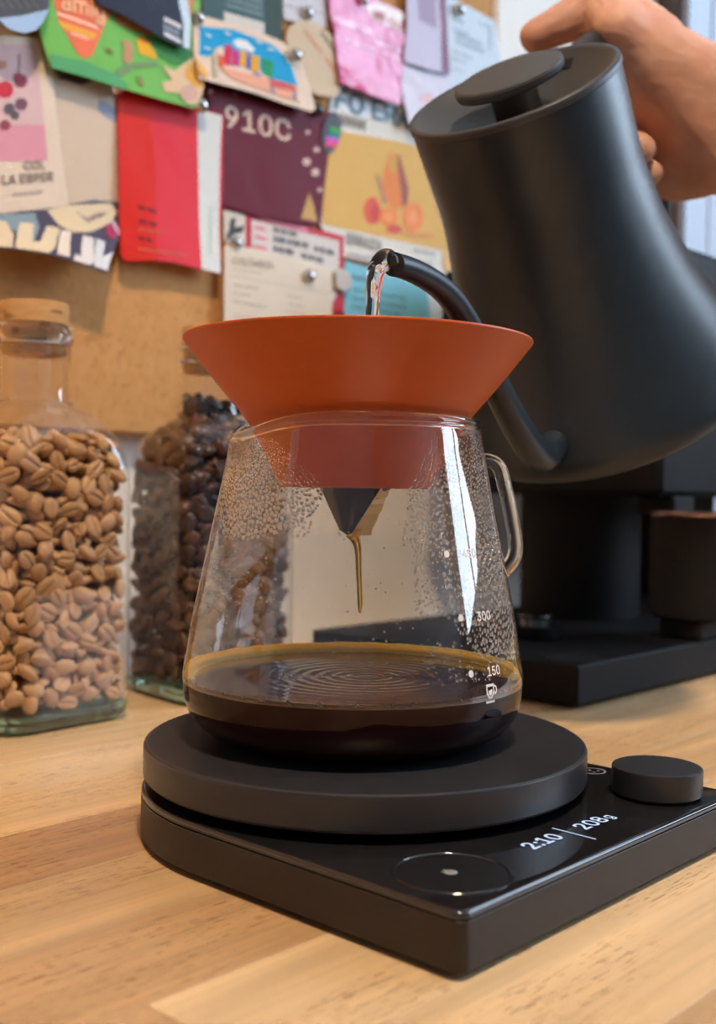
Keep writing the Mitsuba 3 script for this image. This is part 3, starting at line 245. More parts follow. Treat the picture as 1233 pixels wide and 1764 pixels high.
["coffee_card","red bordered coffee card with dark printed words",3.2,0.3,0,[200,40,60],0,[[4593,2777],[5467,2772],[5476,2250],[5297,2251],[4601,2539]],[["cream_panel",[222,210,200],[[[4641,2732],[5423,2733],[5423,2403],[5352,2285],[5297,2293],[4643,2568]]]],["pale_gloss_edge",[236,140,165],[[[4698,2764],[5128,2765],[5118,2741],[4708,2744]]]],["pink_print",[226,110,125],[[[4665,2701],[4761,2700],[4761,2678],[4666,2679]],[[4666,2643],[4770,2641],[4770,2619],[4667,2622]],[[4667,2582],[4771,2579],[4771,2557],[4667,2561]]]],["dark_print",[95,85,85],[[[4822,2720],[4873,2720],[4873,2688],[4822,2687]],[[4884,2721],[4941,2721],[4942,2688],[4884,2688]],[[4954,2721],[5029,2722],[5029,2689],[4955,2688]],[[4823,2663],[4853,2664],[4854,2627],[4823,2627]],[[4860,2664],[4930,2666],[4931,2629],[4860,2628]],[[4946,2666],[4988,2667],[4989,2630],[4947,2629]],[[4998,2667],[5060,2668],[5060,2631],[4998,2630]],[[5074,2668],[5129,2669],[5129,2632],[5074,2631]],[[5184,2660],[5227,2660],[5228,2626],[5184,2626]],[[5237,2660],[5287,2659],[5287,2625],[5238,2625]],[[5298,2659],[5370,2659],[5370,2624],[5298,2625]],[[4823,2601],[4861,2602],[4862,2565],[4824,2565]],[[4870,2602],[4918,2603],[4919,2566],[4870,2565]],[[4929,2603],[5000,2604],[5001,2567],[4929,2566]],[[5068,2596],[5117,2595],[5118,2561],[5069,2562]],[[5128,2595],[5177,2594],[5177,2560],[5129,2561]],[[5187,2594],[5214,2593],[5215,2559],[5188,2560]],[[5220,2593],[5271,2592],[5271,2558],[5221,2559]]]]],[]],
["coffee_card","cream coffee card with thin printed lines, front of the red bordered card",6,2,0,[226,208,186],0,[[4405,2531],[4605,2547],[4950,2545],[5315,2531],[5333,2310],[5332,2079],[4398,1977]],[["faint_print",[196,180,160],[[[4466,2403],[4500,2403],[4500,2393],[4466,2392]],[[4508,2403],[4541,2404],[4541,2394],[4508,2393]],[[4549,2404],[4589,2405],[4589,2395],[4549,2394]],[[4598,2405],[4616,2406],[4616,2395],[4598,2395]],[[4620,2406],[4655,2407],[4655,2396],[4620,2395]],[[4662,2407],[4703,2408],[4703,2397],[4662,2396]],[[4474,2311],[4514,2311],[4514,2297],[4474,2296]],[[4523,2311],[4558,2311],[4558,2297],[4523,2297]],[[4566,2311],[4586,2311],[4586,2297],[4566,2297]],[[4590,2311],[4627,2311],[4627,2297],[4590,2297]],[[4636,2311],[4674,2312],[4674,2297],[4636,2297]],[[4465,2260],[4497,2260],[4497,2245],[4464,2246]],[[4504,2260],[4529,2259],[4529,2245],[4504,2245]],[[4534,2259],[4569,2259],[4569,2245],[4534,2245]],[[4577,2259],[4608,2259],[4607,2245],[4576,2245]],[[4473,2212],[4519,2210],[4518,2196],[4473,2197]],[[4529,2210],[4554,2210],[4553,2195],[4529,2196]],[[4559,2209],[4583,2209],[4583,2194],[4559,2195]],[[4589,2209],[4642,2207],[4642,2193],[4588,2194]],[[4654,2207],[4699,2206],[4699,2191],[4654,2193]],[[4709,2206],[4742,2205],[4741,2190],[4709,2191]],[[4461,2117],[4486,2118],[4485,2107],[4461,2106]],[[4491,2118],[4520,2119],[4519,2108],[4491,2107]],[[4526,2119],[4560,2120],[4559,2110],[4526,2108]],[[4567,2121],[4619,2123],[4618,2112],[4567,2110]],[[4630,2123],[4657,2124],[4656,2113],[4630,2112]],[[4662,2125],[4712,2126],[4711,2116],[4662,2114]],[[4925,2299],[4951,2299],[4951,2288],[4925,2288]],[[4957,2299],[4982,2299],[4982,2288],[4957,2288]],[[4988,2299],[5018,2300],[5018,2288],[4988,2288]],[[5025,2300],[5057,2300],[5057,2288],[5025,2288]],[[4935,2253],[4977,2251],[4976,2240],[4934,2241]],[[4986,2250],[5006,2249],[5006,2238],[4986,2239]],[[5010,2249],[5036,2248],[5036,2237],[5010,2238]],[[5041,2248],[5076,2246],[5076,2235],[5041,2237]],[[4923,2203],[4964,2202],[4964,2191],[4923,2192]],[[4973,2202],[5015,2200],[5015,2189],[4973,2190]],[[5025,2200],[5058,2199],[5058,2188],[5024,2189]],[[5066,2199],[5089,2198],[5088,2187],[5065,2188]]]],["fold_line",[205,188,170],[[[4443,2358],[5300,2367],[5300,2361],[4443,2353]]]]],[["lettering","COLOMBIA",[4461,2428],[4805,2445],42,[172,154,136]]]],
["tape_piece","scrap of clear tape at the right edge of the cream card",6,1,0,[196,182,172],0,[[5364,2523],[5437,2549],[5505,2521],[5519,2456],[5492,2409],[5425,2395],[5369,2415]],[],[]],
["coffee_card","light blue card with faint print behind the kettle spout",2.4,2,0,[122,192,208],0,[[5491,2613],[5536,2608],[5880,2597],[6359,2576],[6439,2181],[5481,2098]],[["blue_print",[85,125,140],[[[5560,2533],[5601,2533],[5601,2501],[5560,2502]],[[5610,2533],[5652,2532],[5652,2500],[5610,2501]],[[5661,2532],[5695,2532],[5695,2500],[5661,2500]],[[5703,2532],[5749,2531],[5750,2499],[5703,2500]],[[5560,2439],[5635,2440],[5635,2424],[5560,2423]],[[5652,2440],[5698,2441],[5698,2425],[5652,2424]],[[5708,2441],[5752,2442],[5752,2426],[5708,2425]],[[5762,2442],[5805,2443],[5804,2426],[5762,2426]],[[5814,2443],[5885,2444],[5885,2428],[5814,2427]],[[5901,2444],[5944,2445],[5944,2428],[5901,2428]],[[5954,2445],[6028,2446],[6028,2430],[5954,2429]],[[6044,2447],[6116,2448],[6115,2431],[6044,2430]],[[5560,2379],[5623,2380],[5623,2364],[5559,2363]],[[5638,2380],[5700,2381],[5700,2365],[5637,2364]],[[5714,2381],[5775,2382],[5774,2365],[5714,2365]],[[5788,2382],[5823,2382],[5823,2366],[5788,2365]],[[5831,2382],[5894,2383],[5894,2366],[5830,2366]],[[5908,2383],[5995,2384],[5995,2367],[5908,2367]],[[6015,2384],[6072,2385],[6072,2368],[6014,2368]],[[6085,2385],[6122,2385],[6122,2369],[6085,2368]],[[5558,2320],[5591,2320],[5591,2304],[5558,2304]],[[5598,2320],[5666,2320],[5665,2304],[5598,2304]],[[5681,2321],[5730,2321],[5730,2305],[5680,2305]],[[5741,2321],[5821,2322],[5821,2305],[5740,2305]],[[5839,2322],[5878,2322],[5878,2306],[5838,2305]],[[5887,2322],[5955,2322],[5955,2306],[5886,2306]],[[5971,2323],[6048,2323],[6048,2306],[5970,2306]]]]],[]],
["paper_slip","white paper slip at the right of the light blue card",1,1,0,[214,222,228],0,[[6290,2568],[6827,2635],[6848,2337],[6379,2282]],[],[]]]
PINS = [["on the lower edge of the green bag",3605,3254,7.5,4.0],["between the green bag and the maroon bag",4188,3303,8,4.7],["above the city picture bag",4154,3801,8.5,3.9],["between the city picture bag and the tan tag",4930,3807,9.5,4.3],["above the tan tag, on the grey slip",5095,4143,2.5,4.4],["on the black and white photo print",4490,2558,5.5,3.7],["in the middle of the cream card",5105,2445,6.5,4.4],["at the top of the white printed sheet",6658,4657,4,4.6],["at the top of the pink bag",5588,4376,6,3.7],["dark",5192,3543,4,4.0]]

# ------------------------------------------------------------------ bags, cards and papers on the board
CELL = .005
def clip(poly):
    """Vertices and triangles of a polygon cut by a square grid, so that it can be bent."""
    x0, y0, x1, y1 = poly.bounds
    gx, gy = np.meshgrid(np.arange(math.floor(x0 / CELL), math.ceil(x1 / CELL)), np.arange(math.floor(y0 / CELL), math.ceil(y1 / CELL)))
    gx, gy = gx.ravel() * CELL, gy.ravel() * CELL
    cells = shapely.box(gx, gy, gx + CELL, gy + CELL); parts = shapely.intersection(cells, poly)
    V, F, n = [], [], 0
    for c in parts:
        for g in getattr(c, 'geoms', [c]):
            if g.geom_type != 'Polygon' or g.area < 1e-10: continue
            r = np.asarray(g.exterior.coords)[:-1]
            if len(r) == 4 or len(r) == 3:
                if not g.exterior.is_ccw: r = r[::-1]
                f = np.array([[0, 1, 2], [0, 2, 3]])[:len(r) - 2]; v = r
            else:
                v, f = trimesh.creation.triangulate_polygon(g, engine='earcut')
                a, b, d = v[f[:, 0]], v[f[:, 1]], v[f[:, 2]]
                cr = (b[:, 0] - a[:, 0]) * (d[:, 1] - a[:, 1]) - (b[:, 1] - a[:, 1]) * (d[:, 0] - a[:, 0]); f = np.where((cr < 0)[:, None], f[:, ::-1], f)
            V.append(v); F.append(f + n); n += len(v)
    if not V: return None
    V = np.vstack(V); F = np.vstack(F)
    u, inv = np.unique(np.round(V, 6), axis=0, return_inverse=True); F = inv.reshape(-1)[F]
    return u, F[(F[:, 0] != F[:, 1]) & (F[:, 1] != F[:, 2]) & (F[:, 0] != F[:, 2])]
def sheet(uv, F, off, th):
    v0, v1 = bq(uv[:, 0], uv[:, 1], off), bq(uv[:, 0], uv[:, 1], off - th); n = len(uv)
    e = np.vstack([F[:, [0, 1]], F[:, [1, 2]], F[:, [2, 0]]]); key = np.sort(e, 1); _, idx, cnt = np.unique(key, axis=0, return_index=True, return_counts=True)
    b = e[idx[cnt == 1]]
    side = np.vstack([np.stack([b[:, 1], b[:, 0], b[:, 0] + n], 1), np.stack([b[:, 1], b[:, 0] + n, b[:, 1] + n], 1)])
    return tm(np.vstack([v0, v1]), np.vstack([F, F[:, ::-1] + n, side]))
FIN = {0: 'm_paper', 1: 'm_foil', 2: 'm_tape'}
def glyphs(text):
    m = meshkit.text_mesh(text, 1.0, .01, True); F = np.asarray(m.faces)[np.asarray(m.face_normals)[:, 2] > .5]
    return np.asarray(m.vertices)[:, :2], F
for name, text, base, curl, fin, col, rip, out, prints, texts in PAPERS:
    root = thing(name, text, {'coffee_bag': 'coffee bag', 'coffee_card': 'card', 'paper_note': 'note', 'paper_slip': 'paper', 'printed_sheet': 'paper', 'hang_tag': 'tag', 'sticker_disc': 'sticker', 'photo_print': 'photo', 'tape_piece': 'tape'}[name],
                 {'coffee_bag': 'coffee bags pinned to the cork board'}.get(name))
    P = Polygon(np.array(out) / 1e4).buffer(0); P = P.buffer(-.0012).buffer(.0012) if fin != 2 else P
    P = max(getattr(P, 'geoms', [P]), key=lambda g: g.area); z0, z1 = P.bounds[1], P.bounds[3]; sm = P.centroid.x; sw = (P.bounds[2] - P.bounds[0]) / 2
    def off(u, base=base, curl=curl, z0=z0, z1=z1, rip=rip, sm=sm, sw=sw, fin=fin, seed=len(text)):
        t = np.clip((z1 - u[:, 1]) / (z1 - z0), 0, 1); o = (base + curl * t * t * (1 - .25 * np.clip(np.abs(u[:, 0] - sm) / sw, 0, 1) ** 2)) / 1000
        p = np.c_[u[:, 0], u[:, 1] * .6 + u[:, 0] * .4, np.zeros(len(u))]
        o = o + (meshkit.fbm(p * 60, 3, seed) - .5) * (.0012 if fin == 1 else .0006)
        if rip: o = o + (np.abs(meshkit.fbm(np.c_[u[:, 0] + .5 * u[:, 1], u[:, 1] - .3 * u[:, 0], u[:, 0] * 0] * 70, 3, 5) - .5)) * .006
        return o
    uv, F = clip(P); putc('sheet', sheet(uv, F, off(uv), .0006), FIN[fin], col, root)
    for i, (pn, pc, polys) in enumerate(prints):
        ms = []
        for pts in polys:
            g = Polygon(np.array(pts) / 1e4).buffer(0).intersection(P)
            c = clip(g) if not g.is_empty and g.area > 1e-8 else None
            if c: ms.append(tm(bq(c[0][:, 0], c[0][:, 1], off(c[0]) + .00022 + .00004 * i), c[1]))
        small = pn.endswith('print') or pn in ('barcode', 'stripe', 'streak', 'gull', 'drawn_frame')   # words and lines too small to pick apart
        for m in ([cat(ms)] if small and ms else ms): putc(pn, m, FIN[fin], pc, root)
    for pn, s, A, B, h, pc in texts:
        v, F = glyphs(s); A, B = np.array(A) / 1e4, np.array(B) / 1e4
        u = A + (B - A) * (v[:, :1] / v[:, 0].max()) + np.array([0, h / 1e4]) * v[:, 1:]
        putc(pn, tm(bq(u[:, 0], u[:, 1], off(u) + .00022 + .00004 * (len(prints) + 1)), F), FIN[fin], pc, root)
# push pins
dome = lathe([(1, 0), (1.0, .10), (.97, .25), (.88, .48), (.70, .70), (.45, .86), (.2, .94), (0.0005, .96)], 32)
for where, s, z, b, r in PINS:
    m = dome.copy(); v = np.asarray(m.vertices) * r / 1000; b = b / 1000 + .0006
    m.vertices = kp(s / 1e4 + v[:, 0], BQ + b + v[:, 2], z / 1e4 + v[:, 1]); m.fix_normals()
    dark = where == 'dark'
    root = thing('push_pin', 'dark round pin above the black rainbow disc' if dark else f'silver dome push pin {where}', 'pin', 'push pins on the cork board')
    put('head', m, 'm_dark_steel' if dark else 'm_steel', root)
    a = np.linspace(BQ - .004, BQ + b + .0005, 3); put('needle', tube(kp(np.full(3, s / 1e4), a, np.full(3, z / 1e4)), .0006, 8), 'm_steel', root)

# ------------------------------------------------------------------ glass jars with corks, full of beans
def squircle(rows, n=128, phase=0.0, top=True):
    a = np.arange(n) * 2 * np.pi / n + phase; c, s = np.abs(np.cos(a)), np.abs(np.sin(a)); V = []
    for z, r, p in rows:
        k = r / (c ** p + s ** p) ** (1 / p); V.append(np.stack([k * np.cos(a), k * np.sin(a), np.full(n, z)], 1))
    m = len(rows); i, j = np.meshgrid(np.arange(m - 1), np.arange(n), indexing='ij'); k = (j + 1) % n
    q = np.stack([i * n + j, i * n + k, (i + 1) * n + k, (i + 1) * n + j], -1).reshape(-1, 4)
    f = [q[:, [0, 1, 2]], q[:, [0, 2, 3]]]; v = np.vstack(V); j = np.arange(n); k = (j + 1) % n
    if rows[0][1] > 1e-4:
        v = np.vstack([v, [[0, 0, rows[0][0]]]]); f.append(np.stack([k, j, 0 * j + len(v) - 1], 1))
    if top and rows[-1][1] > 1e-4:
        v = np.vstack([v, [[0, 0, rows[-1][0]]]]); o = (m - 1) * n; f.append(np.stack([o + j, o + k, 0 * j + len(v) - 1], 1))
    return tm(v, np.vstack(f))
SHELL = [(.0003, .0280, 7), (.0012, .0318, 7), (.0035, .0335, 8), (.010, .0340, 8), (.06, .0340, 8), (.112, .0338, 8), (.1185, .0330, 7), (.124, .0318, 6.5), (.1285, .0302, 6), (.1325, .0281, 5), (.1362, .0256, 4.2), (.1392, .0227, 3.2), (.1418, .0201, 2.5), (.1443, .0178, 2.1), (.147, .0165, 2), (.151, .0161, 2), (.170, .0160, 2)]
zs, rs, ps = np.array(SHELL).T
def shell_at(z, inset, th):
    r, p = np.interp(z, zs, rs) - inset, np.interp(z, zs, ps); return r / (np.abs(np.cos(th)) ** p + np.abs(np.sin(th)) ** p) ** (1 / p)
def bean_mesh(sub):
    m = trimesh.creation.icosphere(subdivisions=sub, radius=1.0); v = np.array(m.vertices)
    x, y, z = v.T; flat = np.where(z < 0, z * .55, z)
    groove = np.where(z < .02, np.exp(-((y - .10 * np.sin(2.4 * x)) / .14) ** 2) * np.clip(1.05 - x * x, 0, 1) ** .5, 0)
    v = np.stack([x * .0050, y * (.0037 + .0002 * z), flat * .0029 + groove * .0012], 1); return tm(v, m.faces)
def rot_to(d):
    """A rotation that takes z to d, with a random spin."""
    d = np.asarray(d, float); d /= np.linalg.norm(d); a = np.cross(d, rng.normal(size=3)); a /= np.linalg.norm(a); b = np.cross(d, a)
    return np.stack([a, b, d], 1)
def jar(center, deg, top, tones_, bmat, what, where, jlabel, count, sub):
    c = np.array([center[0], center[1], 0.0]); R = trimesh.transformations.rotation_matrix(math.radians(deg), [0, 0, 1]); R[:3, 3] = c
    def at(m): m = m.copy(); m.apply_transform(R); return m
    root = thing('glass_jar', jlabel, 'jar', 'square glass jars with cork stoppers')
    put('shell', at(squircle([x for x in SHELL if x[0] < .1445], 160, 0, False)), 'm_jar_sheet', root, 50)
    put('neck', at(lathe([(.0162, .1443), (.0180, .1441), (.0168, .1466), (.0161, .1510), (.0160, .1704), (.0148, .1704), (.0148, .1510), (.0152, .1468), (.0162, .1443)], 96)), 'm_glass', root, 60)
    put('thick_base', at(squircle([(.0007, .0280, 7), (.0014, .0314, 7), (.0035, .0330, 8), (.0075, .0334, 8), (.0086, .0328, 8), (.0089, .0310, 8)], 128)), 'm_green_glass', root, 40)
    put('lip', at(lathe([(.0147, .1715), (.0160, .1706), (.0172, .1712), (.0184, .1732), (.0188, .1755), (.0183, .1778), (.0172, .1790), (.0158, .1792), (.0149, .1785), (.0147, .1715)], 72)), 'm_glass', root, 60)
    ck = lathe([(.0005, .1660), (.0136, .1660), (.0143, .1668), (.0146, .1795), (.0151, .1800), (.0153, .1885), (.0148, .1896), (.0005, .1897)], 64, lambda v: v * (1 + .012 * (meshkit.noise(v * 420, 3) - .5)[:, None] * [1, 1, 0]))
    put('cork_stopper', at(ck), 'm_stopper', root, 40)
    # beans: those against the glass that can be seen are things, the ones behind them a filling
    cam = EYE - c; cam[2] = 0; cam /= np.linalg.norm(cam); pos, nor = [], []
    cand = []
    for z in np.arange(.0128, top, .00475):
        per = 4 * 2 * np.interp(z, zs, rs); k = int(per / .0056); base = rng.uniform(0, 6.28)
        for t in np.linspace(0, 2 * np.pi, k, endpoint=False) + base: cand.append((z + rng.uniform(-.0022, .0022), t + rng.uniform(-.07, .07)))
    rng.shuffle(cand)
    for z, t in cand:
        e = 1e-3; p = lambda tt, zz: np.array([*(shell_at(zz, .0036, tt) * np.array([math.cos(tt), math.sin(tt)])), zz])
        q = p(t, z); nn = np.cross(p(t + e, z) - p(t - e, z), p(t, z + e) - p(t, z - e)); nn /= np.linalg.norm(nn)
        if pos and np.min(np.linalg.norm(np.array(pos) - q, axis=1)) < .0061: continue
        pos.append(q - nn * abs(rng.normal(0, .0006))); nor.append(nn)
    for x in np.arange(-.028, .029, .0066):
        for y in np.arange(-.028, .029, .0066):
            q = np.array([x + rng.uniform(-.002, .002), y + rng.uniform(-.002, .002), top - .001 - rng.uniform(0, .003)]); th = math.atan2(q[1], q[0])
            if np.hypot(q[0], q[1]) < shell_at(top, .006, th) and np.min(np.linalg.norm(np.array(pos) - q, axis=1)) > .0058: pos.append(q); nor.append(np.array([0, 0, 1.0]))
    pos, nor = np.array(pos), np.array(nor); Rw = R[:3, :3]; wp, wn = pos @ Rw.T + c, nor @ Rw.T
    vis = wn @ cam + .35 * wn[:, 2]; order = np.argsort(-vis); keep = set(order[:count].tolist()); 
    plies = [tint(bean_mesh(sub), tn, True) for tn in tones_]; filler = [bean_mesh(1)] * 1; fm = []
    def pose(i_n, scl):
        d = (i_n, -i_n, -i_n, rng.normal(size=3))[int(rng.integers(4))]; d = d + rng.normal(size=3) * .38
        M = np.eye(4); M[:3, :3] = rot_to(d) * scl; return M
    for i in range(len(pos)):
        scl = rng.uniform(.86, 1.12) * np.array([1, rng.uniform(.9, 1.06), rng.uniform(.9, 1.1)]); M = pose(wn[i], scl)
        # a bean that would poke through the glass is pulled in
        ext = np.abs((M[:3, :3] * [.0050, .0037, .0024]).T @ wn[i]); ext = float(np.linalg.norm(ext)); pull = max(0, ext - .0031)
        M[:3, 3] = wp[i] - wn[i] * pull
        if i in keep:
            k = fresh(what); scene[k] = {**plies[int(rng.integers(len(plies)))], 'bsdf': {'type': 'ref', 'id': bmat}, 'to_world': T(M.tolist())}
            lab(k, where, 'coffee bean', where)
        else: fm.append((M, 0))
    for inset, gap in ((.0085, .0062), (.0140, .0068)):   # the layers behind
        p2 = []
        for z in np.arange(.0145, top - .002, .0062):
            if np.interp(z, zs, rs) < inset + .002: continue
            k = max(3, int(8 * (np.interp(z, zs, rs) - inset) / gap))
            for t in np.linspace(0, 2 * np.pi, k, endpoint=False) + rng.uniform(0, 6.28):
                r = shell_at(z, inset, t); p2.append((r * math.cos(t), r * math.sin(t), z + rng.uniform(-.002, .002)))
        for p in p2:
            M = pose(np.array([0, 0, 1.0]), 1.0); M[:3, 3] = Rw @ np.array(p) + c; fm.append((M, 0))
    b = bean_mesh(1 if sub < 3 else 2); bv = np.asarray(b.vertices); F = np.asarray(b.faces); V, C, FF = [], [], []
    for i, (M, _) in enumerate(fm):
        V.append(bv @ M[:3, :3].T + M[:3, 3]); C.append(np.tile(tones_[i % len(tones_)], (len(bv), 1))); FF.append(F + i * len(bv))
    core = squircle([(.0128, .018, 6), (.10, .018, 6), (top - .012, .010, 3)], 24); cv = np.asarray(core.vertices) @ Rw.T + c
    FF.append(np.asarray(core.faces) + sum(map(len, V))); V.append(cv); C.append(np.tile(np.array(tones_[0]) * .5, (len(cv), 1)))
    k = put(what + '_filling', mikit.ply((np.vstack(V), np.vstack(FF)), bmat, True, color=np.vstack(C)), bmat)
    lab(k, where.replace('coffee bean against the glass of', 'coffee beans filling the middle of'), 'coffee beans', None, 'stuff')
LIGHT = [(.43, .24, .105), (.49, .285, .135), (.37, .20, .085), (.46, .27, .14)]
DARK = [(.050, .020, .011), (.068, .027, .014), (.036, .014, .008), (.090, .038, .018)]
jar((-.1488, .513), 50, .1305, LIGHT, 'm_bean', 'coffee_bean', 'light brown roasted coffee bean against the glass of the left jar', 'square glass jar of light brown coffee beans at the left edge', 290, 3)
jar((-.0775, .586), 41, .151, DARK, 'm_dark_bean', 'dark_coffee_bean', 'dark roasted coffee bean against the glass of the jar behind the carafe', 'square glass jar of dark coffee beans behind the carafe', 290, 2)

# ------------------------------------------------------------------ the scale
PC = np.array([.0034, .356]); TH = math.radians(47.3); V2 = np.array([math.cos(TH), math.sin(TH)]); U2 = np.array([-math.sin(TH), math.cos(TH)])
def sc(u, v): return PC + np.asarray(u)[..., None] * U2 + np.asarray(v)[..., None] * V2
def outline(inset, rc=.0035):
    """Plan of the scale: round at the back left, two square corners at the front right."""
    h = .070 - inset; a = np.linspace(0, np.pi, 90)
    pts = [sc(h * np.sin(t), h * np.cos(t)) for t in a]                      # +v round by +u to -v
    u0 = -.0924 + inset; r = rc
    for cx, cy, a0 in ((u0 + r, -h + r, 1.5 * np.pi), (u0 + r, h - r, np.pi)):
        for t in np.linspace(a0, a0 - np.pi / 2, 9): pts.append(sc(cx + r * np.cos(t), cy + r * np.sin(t)))
    return Polygon(pts).buffer(0)
scale = thing('coffee_scale', 'black coffee scale with a round platform, a knob and a lit display', 'scale')
put('body', prism(outline(0), .0020, .01345, .0004), 'm_scale_body', scale, 40)
put('seam', prism(outline(.0007), .0130, .0141, 0), 'm_black_void', scale, 30)
put('glass_top', prism(outline(.00005), .0139, .0156, .0012, 6), 'm_glass_black', scale, 50)
for u, v in ((-.08, -.058), (-.08, .058), (.04, -.04), (.04, .04)):
    m = trimesh.creation.cylinder(.006, .0021, sections=32); m.apply_translation([*sc(u, v), .00105]); put('foot', m, 'm_rubber', scale)
m = trimesh.creation.cylinder(.030, .0035, sections=64); m.apply_translation([*PC, .0171]); put('pillar', m, 'm_black_void', scale)
pf = lathe([(.0005, .0185), (.0675, .0185), (.0689, .0188), (.0695, .0196), (.0695, .0279), (.0692, .0286), (.0686, .0290), (.0676, .02915), (.0005, .0292)], 192); pf.apply_translation([*PC, 0])
put('platform', pf, 'm_black_powder', scale, 25)
kn = lathe([(.0005, .0163), (.0128, .0163), (.0135, .0168), (.0136, .0238), (.0134, .0243), (.0128, .0246), (.0005, .02465)], 96); kn.apply_translation([*sc(-.0756, .0497), 0])
knob = put('knob', kn, 'm_black_powder', scale, 25)
m = trimesh.creation.cylinder(.0115, .0012, sections=64); m.apply_translation([*sc(-.0756, .0497), .0159]); put('knob_base', m, 'm_black_void', scale)
tb = lathe([(.0148, .0154), (.01480, .01580), (.0146, .01602), (.0142, .01608), (.0138, .01602), (.0136, .01580), (.0133, .01566), (.0005, .01562)], 96); tb.apply_translation([*sc(-.0747, -.0505), 0])
btn = put('timer_button', tb, 'm_glass_black', scale, 30)
# icons and digits lie on the glass; they read along +v with their tops towards the platform
def flat(uv2, F, u, v, size, z): 
    p = sc(u + uv2[:, 1] * size, v + uv2[:, 0] * size); return tm(np.c_[p, np.full(len(p), z)], F)
def poly2(g):
    ms = [trimesh.creation.triangulate_polygon(x, engine='earcut') for x in getattr(g, 'geoms', [g])]; n = 0; V, F = [], []
    for v, f in ms:
        a, b, d = v[f[:, 0]], v[f[:, 1]], v[f[:, 2]]; cr = (b[:, 0] - a[:, 0]) * (d[:, 1] - a[:, 1]) - (b[:, 1] - a[:, 1]) * (d[:, 0] - a[:, 0])
        V.append(v); F.append(np.where((cr < 0)[:, None], f[:, ::-1], f) + n); n += len(v)
    return np.vstack(V), np.vstack(F)
def up_faces(m):
    if np.asarray(m.face_normals)[:, 2].mean() < 0: m.invert()
    return m
disc = shapely.Point(0, 0).buffer(1.0, 24)
watch = disc.difference(shapely.LineString([(0, 0), (0, .62)]).buffer(.10)).union(shapely.box(-.28, 1.12, .28, 1.38)).union(shapely.affinity.rotate(shapely.box(-.14, 1.1, .14, 1.36), 45, origin=(0, 0)).difference(disc.buffer(.05)))
put('timer_icon', up_faces(flat(*poly2(watch), -.0742, -.0505, .0017, .01568)), 'm_icon', btn, False)
ring = shapely.Point(0, 0).buffer(1, 32).difference(shapely.Point(0, 0).buffer(.86, 32))
put('indicator_ring', up_faces(flat(*poly2(ring), -.0470, .0605, .0042, .0157)), 'm_icon', scale, False)
dots = shapely.MultiPoint([(-.3, -.25), (.3, -.25), (0, .3)]).buffer(.12, 6)
put('indicator_dots', up_faces(flat(*poly2(dots), -.0470, .0605, .0042, .0157)), 'm_icon', scale, False)
DM = []
def digits(s, v0, v1, u, h):
    v, F = glyphs(s); k = (v1 - v0) / v[:, 0].max(); p = sc(u + v[:, 1] * h, v0 + v[:, 0] * k); DM.append(up_faces(tm(np.c_[p, np.full(len(p), .0158)], F)))
digits('2:10', -.0225, -.0075, -.0790, .0048); digits('208', .0018, .0152, -.0795, .0048); digits('g', .0160, .0188, -.0790, .0036)
b, F = poly2(shapely.box(-.0033, -.0858, -.0027, -.0722)); p = sc(b[:, 1], b[:, 0]); DM.append(up_faces(tm(np.c_[p, np.full(len(p), .0158)], F)))
lab(put('display_digits', cat(DM), 'm_black_void', scale, False, emitter={'type': 'area', 'radiance': rgb(DISPLAY_LIGHT)}), 'glowing pale blue digits 2:10 | 208 g')

# ------------------------------------------------------------------ the carafe, its coffee and the drops on its glass
AX = np.array([-.0008, .356])
CP = [(.0005, .0294), (.0300, .0294), (.0360, .02955), (.0405, .0303), (.0445, .0316), (.0478, .0334), (.0505, .0362), (.0524, .0398), (.0534, .0440), (.0537, .0490), (.0532, .0535), (.0525, .0570), (.0515, .0640), (.0500, .0720), (.0484, .0800), (.0466, .0885), (.0449, .0970), (.0431, .1060), (.0415, .1140), (.0402, .1205), (.0394, .1250), (.0389, .1275)]
cz, cr_ = np.array(CP)[:, 1], np.array(CP)[:, 0]
def dense(prof, k=4):
    p = np.asarray(prof, float); t = np.arange(len(p)); s = np.linspace(0, len(p) - 1, (len(p) - 1) * k + 1)
    return np.c_[PchipInterpolator(t, p[:, 0])(s), PchipInterpolator(t, p[:, 1])(s)]
def spout(v):
    """Draws the rim out and down into a pouring lip at the left, a little towards the camera."""
    v = v.copy(); az = np.arctan2(v[:, 1], v[:, 0]); d = (az - math.radians(201) + np.pi) % (2 * np.pi) - np.pi
    k = np.exp(-(d / .55) ** 2) * np.clip((v[:, 2] - .100) / .028, 0, 1) ** 2; r = np.hypot(v[:, 0], v[:, 1]) + 1e-9
    k2 = np.exp(-(d / .34) ** 2) * np.clip((v[:, 2] - .108) / .020, 0, 1) ** 2
    v[:, :2] *= (1 + .0022 * k2 / r)[:, None]; v[:, 2] -= .0058 * k
    return v
def at_axis(m): m.apply_translation([*AX, 0]); return m
carafe = thing('glass_carafe', 'clear glass coffee carafe misted with drops, on the round scale platform', 'carafe')
put('vessel', at_axis(lathe([(r, z) for r, z in dense(CP) if z > .0476], 192, spout)), 'm_sheet', carafe, 60)
put('rim', at_axis(lathe([(.0378, .1262), (.0392, .1258), (.0394, .1275), (.0392, .1291), (.0387, .1297), (.0379, .1296), (.0375, .1290), (.0375, .1272), (.0378, .1262)], 192, spout)), 'm_glass', carafe, 60)
hp = np.array([(.0398, .1172), (.0424, .1170), (.0447, .1155), (.0461, .1120), (.0474, .1070), (.0488, .1010), (.0499, .0955), (.0506, .0905), (.0504, .0875), (.0494, .0852), (.0475, .0828), (.0462, .0812)]) + [.0004, 0]
hs = spline(np.c_[hp[:, 0], np.zeros(len(hp)), hp[:, 1]], 60); put('handle', at_axis(tube(hs, .0023, 24, flat=1.25, up=(0, 1, 0))), 'm_glass', carafe, 60)
